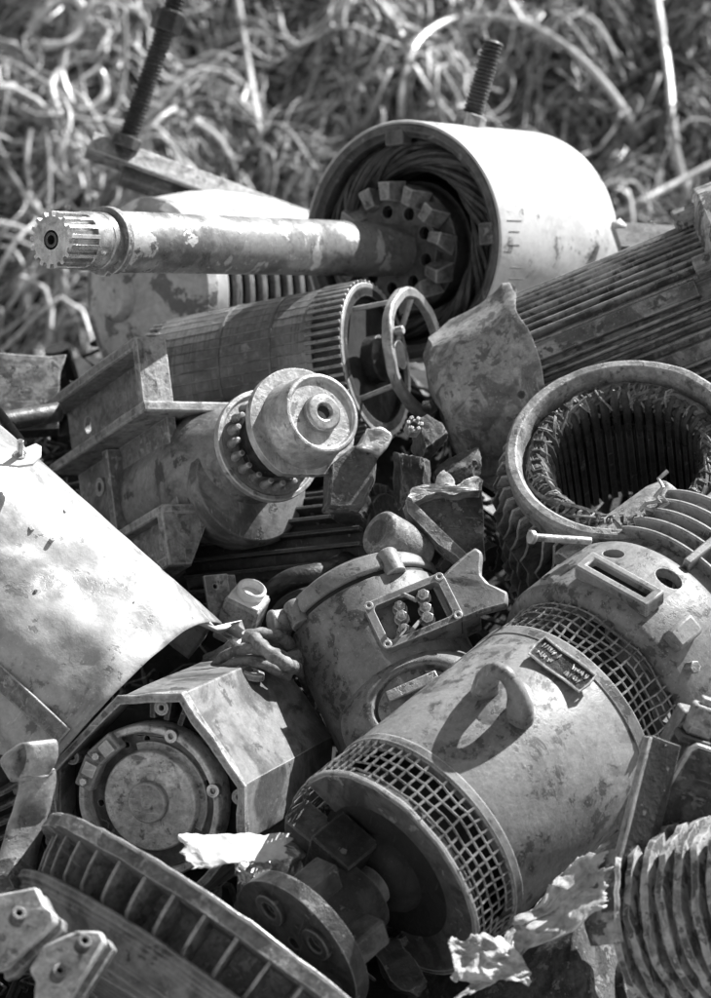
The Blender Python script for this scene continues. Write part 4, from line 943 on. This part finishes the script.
def left_pieces():
    t = Thing('panel', 'dark grey flat panel at the left edge, below the wires', 'panel', 10, 385, 4.5, (.1, .35, .93), (1, .1, 0))
    t.part('sheet', G().prism([(-60, -40), (44, -34), (50, 10), (58, 32), (40, 30), (-60, 42)], -6, 0), 'fin', bevel=1.5, warp=wob(2, .03), sub=2)
    t.part('folded_edge', G().bx(-60, 46, -48, -38, -26, -4), 'dark')
    a, b = W(-20, 426, 4.2), W(58, 412, 4.3)
    t = Thing('steel_pipe', 'short grey pipe end poking out above the white drum', 'pipe', 58, 412, 4.3, b - a, (0, 1, 0))
    t.part('pipe', G().lathe([(0, -90), (10, -90), (10, 0), (7, 0), (7, -20), (0, -20)], 28), 'dirty')
    t = Thing('black_rod', 'thin black rod leaning above the tab on the white drum', 'rod', 24, 446, 3.98, camvec((-.6, .78, -.1)), (1, 0, 0), single=True)
    t.part('black_rod', G().lathe([(0, 0), (4, 0), (5, 2), (5, 60), (4, 64), (0, 64)], 14), 'dark', bevel=0)
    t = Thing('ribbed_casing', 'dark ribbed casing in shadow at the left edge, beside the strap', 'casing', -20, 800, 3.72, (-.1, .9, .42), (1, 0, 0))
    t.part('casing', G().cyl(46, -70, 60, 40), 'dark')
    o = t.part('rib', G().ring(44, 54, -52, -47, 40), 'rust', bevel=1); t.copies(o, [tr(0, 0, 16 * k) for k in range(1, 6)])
left_pieces()

# ------------------------------------------------------------------ fittings and cable between drum and terminal motor
def fittings():
    t = Thing('bracket', 'folded grey bracket with one hole, above the cable ends', 'bracket', 222, 598, 3.92, (.45, .2, .87), (.86, .45, -.4))
    t.part('plate', G().prism([(-17, -22), (9, -22), (9, 24), (-17, 24)], -2, 2, [circ(2.6, 12, -6, 12)], rz(-.35)), 'fin', bevel=.6)
    t.part('fold', G().prism([(9, -34), (28, -34), (28, 24), (9, 24)], -3, 0, (), rz(-.35) @ Matrix.Rotation(.5, 4, 'Y')), 'cast', bevel=.6)
    t = Thing('plastic_fitting', 'bright white square fitting with round collar, above the cable ends', 'fitting', 246, 604, 3.90, (.28, .78, .55), (.9, -.35, .2))
    t.part('body', G().prism([(-19, -17), (19, -17), (19, 17), (-19, 17)], -44, 8), 'castl', bevel=2.5)
    t.part('top', G().prism([(-17, -15), (17, -15), (17, 15), (-17, 15)], 8, 10.5), 'plastic', bevel=1)
    t.part('collar', G().lathe([(11, 10), (14, 10), (15, 18), (13, 20), (11, 18)], 28, closed=True, m=tr(0, 4, 0)), 'plastic', bevel=.5)
    t = Thing('cable_gland', 'small pale round gland beside the terminal motor', 'gland', 275, 621, 3.86, (-.9, -.1, .42), (0, 1, 0))
    t.part('gland', G().lathe([(0, -26), (11, -26), (11, 0), (12, 2), (11, 5), (0, 6)], 24), 'alu'); t.part('nut', G().hexa(13, -34, -26), 'cast')
    t = Thing('plastic_strip', 'bright torn plastic strip at the tip of the white drum', 'strip', 215, 628, 3.80, (0, 0, 1), single=True)
    t.part('plastic_strip', G().add([(-20, 14, 0), (-14, 18, 3), (0, 2, 6), (26, -12, 2), (30, -2, 0), (27, 8, 6), (6, -6, 8), (-22, 6, 4), (24, -20, 4)], [(0, 1, 2, 7), (7, 2, 6), (2, 3, 4, 5), (2, 5, 6), (6, 3, 8)]), 'plastic', bevel=0, solid=2)
    specs = [('thick wrapped cable end, uppermost of the bundle by the terminal motor', [(210, 668, 3.88), (240, 640, 3.84), (262, 634, 3.84), (285, 640, 3.86), (302, 664, 3.92)], 6.5),
             ('wrapped cable in the middle of the bundle by the terminal motor', [(205, 676, 3.84), (232, 652, 3.80), (262, 650, 3.78), (292, 662, 3.84), (310, 690, 3.92)], 5.5),
             ('wrapped cable stub crossing over the bundle by the terminal motor', [(254, 638, 3.79), (266, 650, 3.76), (286, 664, 3.77), (296, 668, 3.80)], 7),
             ('wrapped cable lying lowest against the octagonal housing', [(200, 688, 3.84), (225, 668, 3.80), (255, 662, 3.78), (290, 676, 3.80)], 6),
             ('wrapped cable bending up behind the other cable ends', [(206, 660, 3.90), (236, 646, 3.88), (268, 642, 3.87), (296, 652, 3.90)], 5.5)]
    for lab, pts, r in specs:
        t = Thing('wrapped_cable', lab, 'cable', pts[0][0], pts[0][1], pts[0][2], (0, 0, 1), single=True, group='wrapped cable ends')
        P = [t.pix(*p) for p in pts]; out = []
        for i in range(len(P) - 1):
            a = [P[max(i - 1, 0)], P[i], P[i + 1], P[min(i + 2, len(P) - 1)]]
            for k in range(8): u = k / 8; out.append(.5 * ((2 * a[1]) + (a[2] - a[0]) * u + (2 * a[0] - 5 * a[1] + 4 * a[2] - a[3]) * u * u + (3 * a[1] - a[0] - 3 * a[2] + a[3]) * u ** 3))
        out.append(P[-1])
        t.part('wrapped_cable', G().tube(out, [r * (1 + .1 * math.sin(i * 1.3)) for i in range(len(out))], 12), 'rag', bevel=0)
fittings()

# ------------------------------------------------------------------ broken bearing bracket and the dark pieces of the gap (centre)
def centre_pieces():
    t = Thing('bearing_bracket', 'broken cast bearing bracket with jagged bright top edge, above the terminal motor', 'bracket', 440, 528, 3.90, (.1, .45, .88), (1, 0, 0))
    t.part('web', G().prism([(-32, 28), (-24, 36), (-4, 50), (2, 58), (12, 52), (20, 44), (30, 50), (44, 52), (46, -30), (30, -44), (6, -26), (-20, 4)], -16, -4), 'rust', bevel=0, warp=wob(3, .07), sub=3)
    t.part('broken_edge', G().prism([(-34, 28), (-28, 40), (-6, 46), (2, 60), (12, 54), (16, 42), (34, 56), (44, 50), (40, 40), (14, 34), (-4, 36), (-26, 24)], -10, 10), 'castl', bevel=0, warp=wob(3.0, .10, 2), sub=3)  # paler than the web: the lit top edge is in the colour
    t.part('flange_wall', G().prism([(-34, 26), (-24, 22), (38, -42), (36, -50), (30, -50), (-32, 14)], -12, 5), 'cast', bevel=0, warp=wob(3.5, .08), sub=3)
    b = t.part('boss', G().cyl(24, -30, 30, 36, tr(-40, -14, -12) @ aim((-.75, .1, .6)), ch=3), 'cast')
    t.part('boss_cap', G().cyl(15, 28, 31, 28, tr(-40, -14, -12) @ aim((-.75, .1, .6)), ch=1), 'rust', b)
    t = Thing('cast_lug', 'dark casting with a bright worn tip, right of the pulley', 'casting', 362, 470, 3.98, (.25, .25, .93), (1, 0, 0))
    t.part('body', G().prism([(-36, -42), (-34, 2), (-8, 24), (16, 18), (12, -12), (2, -40)], -26, 6), 'rust', bevel=3, warp=wob(3, .05), sub=2)
    t.part('tip', G().prism([(-8, 20), (2, 40), (18, 44), (30, 34), (16, 12)], -14, 14), 'alu', bevel=4, warp=wob(4, .06), sub=2)
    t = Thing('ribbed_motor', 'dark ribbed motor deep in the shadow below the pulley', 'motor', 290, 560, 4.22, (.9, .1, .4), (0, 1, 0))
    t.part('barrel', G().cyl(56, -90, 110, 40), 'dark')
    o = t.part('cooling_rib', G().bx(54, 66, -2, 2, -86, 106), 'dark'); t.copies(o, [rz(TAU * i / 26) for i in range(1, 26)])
    def tangle(label, pts, r, m='dark'):
        t = Thing('scrap_hose', label, 'hose', pts[0][0], pts[0][1], pts[0][2], (0, 0, 1), single=True)
        P = [t.pix(*p) for p in pts]; out = []
        for i in range(len(P) - 1):
            a = [P[max(i - 1, 0)], P[i], P[i + 1], P[min(i + 2, len(P) - 1)]]
            for k in range(7): u = k / 7; out.append(.5 * ((2 * a[1]) + (a[2] - a[0]) * u + (2 * a[0] - 5 * a[1] + 4 * a[2] - a[3]) * u * u + (3 * a[1] - a[0] - 3 * a[2] + a[3]) * u ** 3))
        out.append(P[-1]); t.part('scrap_hose', G().tube(out, r, 12), m, bevel=0)
    tangle('dark rubber hose curving behind the white fitting', [(262, 640, 4.05), (268, 600, 4.02), (290, 580, 4.0), (325, 572, 4.02), (350, 560, 4.1)], 11)
    tangle('second dark hose nested under the first behind the fitting', [(272, 640, 4.02), (280, 612, 3.98), (300, 598, 3.98), (330, 590, 4.02)], 9)
    def lump(label, px, py, d, size, m, seed, name='corroded_casting', cat='casting'):
        t = Thing(name, label, cat, px, py, d, (.1 * math.sin(seed), .3, .95), (math.cos(seed), math.sin(seed), 0), single=True)
        bm = bmesh.new(); bmesh.ops.create_icosphere(bm, subdivisions=4, radius=1.0); g = G(); rr = random.Random(seed)
        pl = [(Vector((rr.gauss(0, 1), rr.gauss(0, 1), rr.gauss(0, 1))).normalized(), rr.uniform(.45, .8)) for _ in range(11)]
        idx = {}
        for v in bm.verts:
            p = v.co.copy()
            for n_, h in pl:
                e = p.dot(n_) - h
                if e > 0: p -= n_ * e                      # knocked-off flat faces
            p = p * (1 + .10 * noise.noise(p * 4 + Vector((seed,) * 3)) + .06 * noise.noise(p * 11))
            idx[v.index] = len(g.v); g.v.append((p.x * size[0], p.y * size[1], p.z * size[2]))
        g.f = [tuple(idx[v.index] for v in f.verts) for f in bm.faces]; bm.free()
        t.part(name, g, m, bevel=0, smooth=25)
    lump('rusty lump standing between the pulley and the broken bracket', 408, 478, 4.06, (22, 44, 24), 'rust', 3)
    lump('dark lump under the pale broken ring of the rotor', 428, 438, 4.08, (26, 22, 22), 'rust', 8)
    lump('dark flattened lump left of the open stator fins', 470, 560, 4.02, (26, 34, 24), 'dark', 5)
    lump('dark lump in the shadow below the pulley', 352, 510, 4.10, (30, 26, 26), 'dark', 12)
    lump('broken dark piece behind the broken bracket', 462, 470, 4.08, (24, 30, 20), 'rust', 15)
    lump('dark broken piece beside the coupling at the bottom', 398, 968, 3.52, (34, 30, 26), 'dark', 18)
    lump('small broken casting between coupling and paper strip', 252, 895, 3.60, (22, 34, 20), 'dirty', 21)
    lump('corroded lump at the left edge above the bolted plates', 8, 880, 3.48, (34, 26, 24), 'rust', 25)
    t = Thing('castle_nut', 'small pale castellated nut below the broken ring of the rotor', 'nut', 413, 428, 3.98, (.2, .5, .8), (1, 0, 0))
    t.part('nut', G().hexa(9, -6, 5, hole=4.5), 'cast', bevel=1)
    for k in range(6): t.part('crown', G().bx(5, 8.6, -2, 2, 5, 10, rz(TAU * k / 6)), 'cast', bevel=.6)
    t = Thing('grey_slab', 'dark slab lying behind the ribbed motor at the upper right', 'slab', 655, 236, 4.62, (.1, .85, .5), (1, .12, 0))
    t.part('slab', G().bx(-40, 80, -30, 30, -10, 0), 'dirty', bevel=2); t.part('edge_lip', G().bx(-40, 80, -34, -29, -12, 2), 'dirty')
    t = Thing('tin_shard', 'small bright tin shard beside the white stator, upper right', 'shard', 618, 226, 4.5, (.3, .7, .65), (1, 0, 0), single=True)
    t.part('tin_shard', G().add([(-5, -6, 0), (7, -4, 3), (9, 4, 0), (1, 7, 4), (-4, 3, 1)], [(0, 1, 3, 4), (1, 2, 3)]), 'plastic', bevel=0, solid=1.5)
centre_pieces()
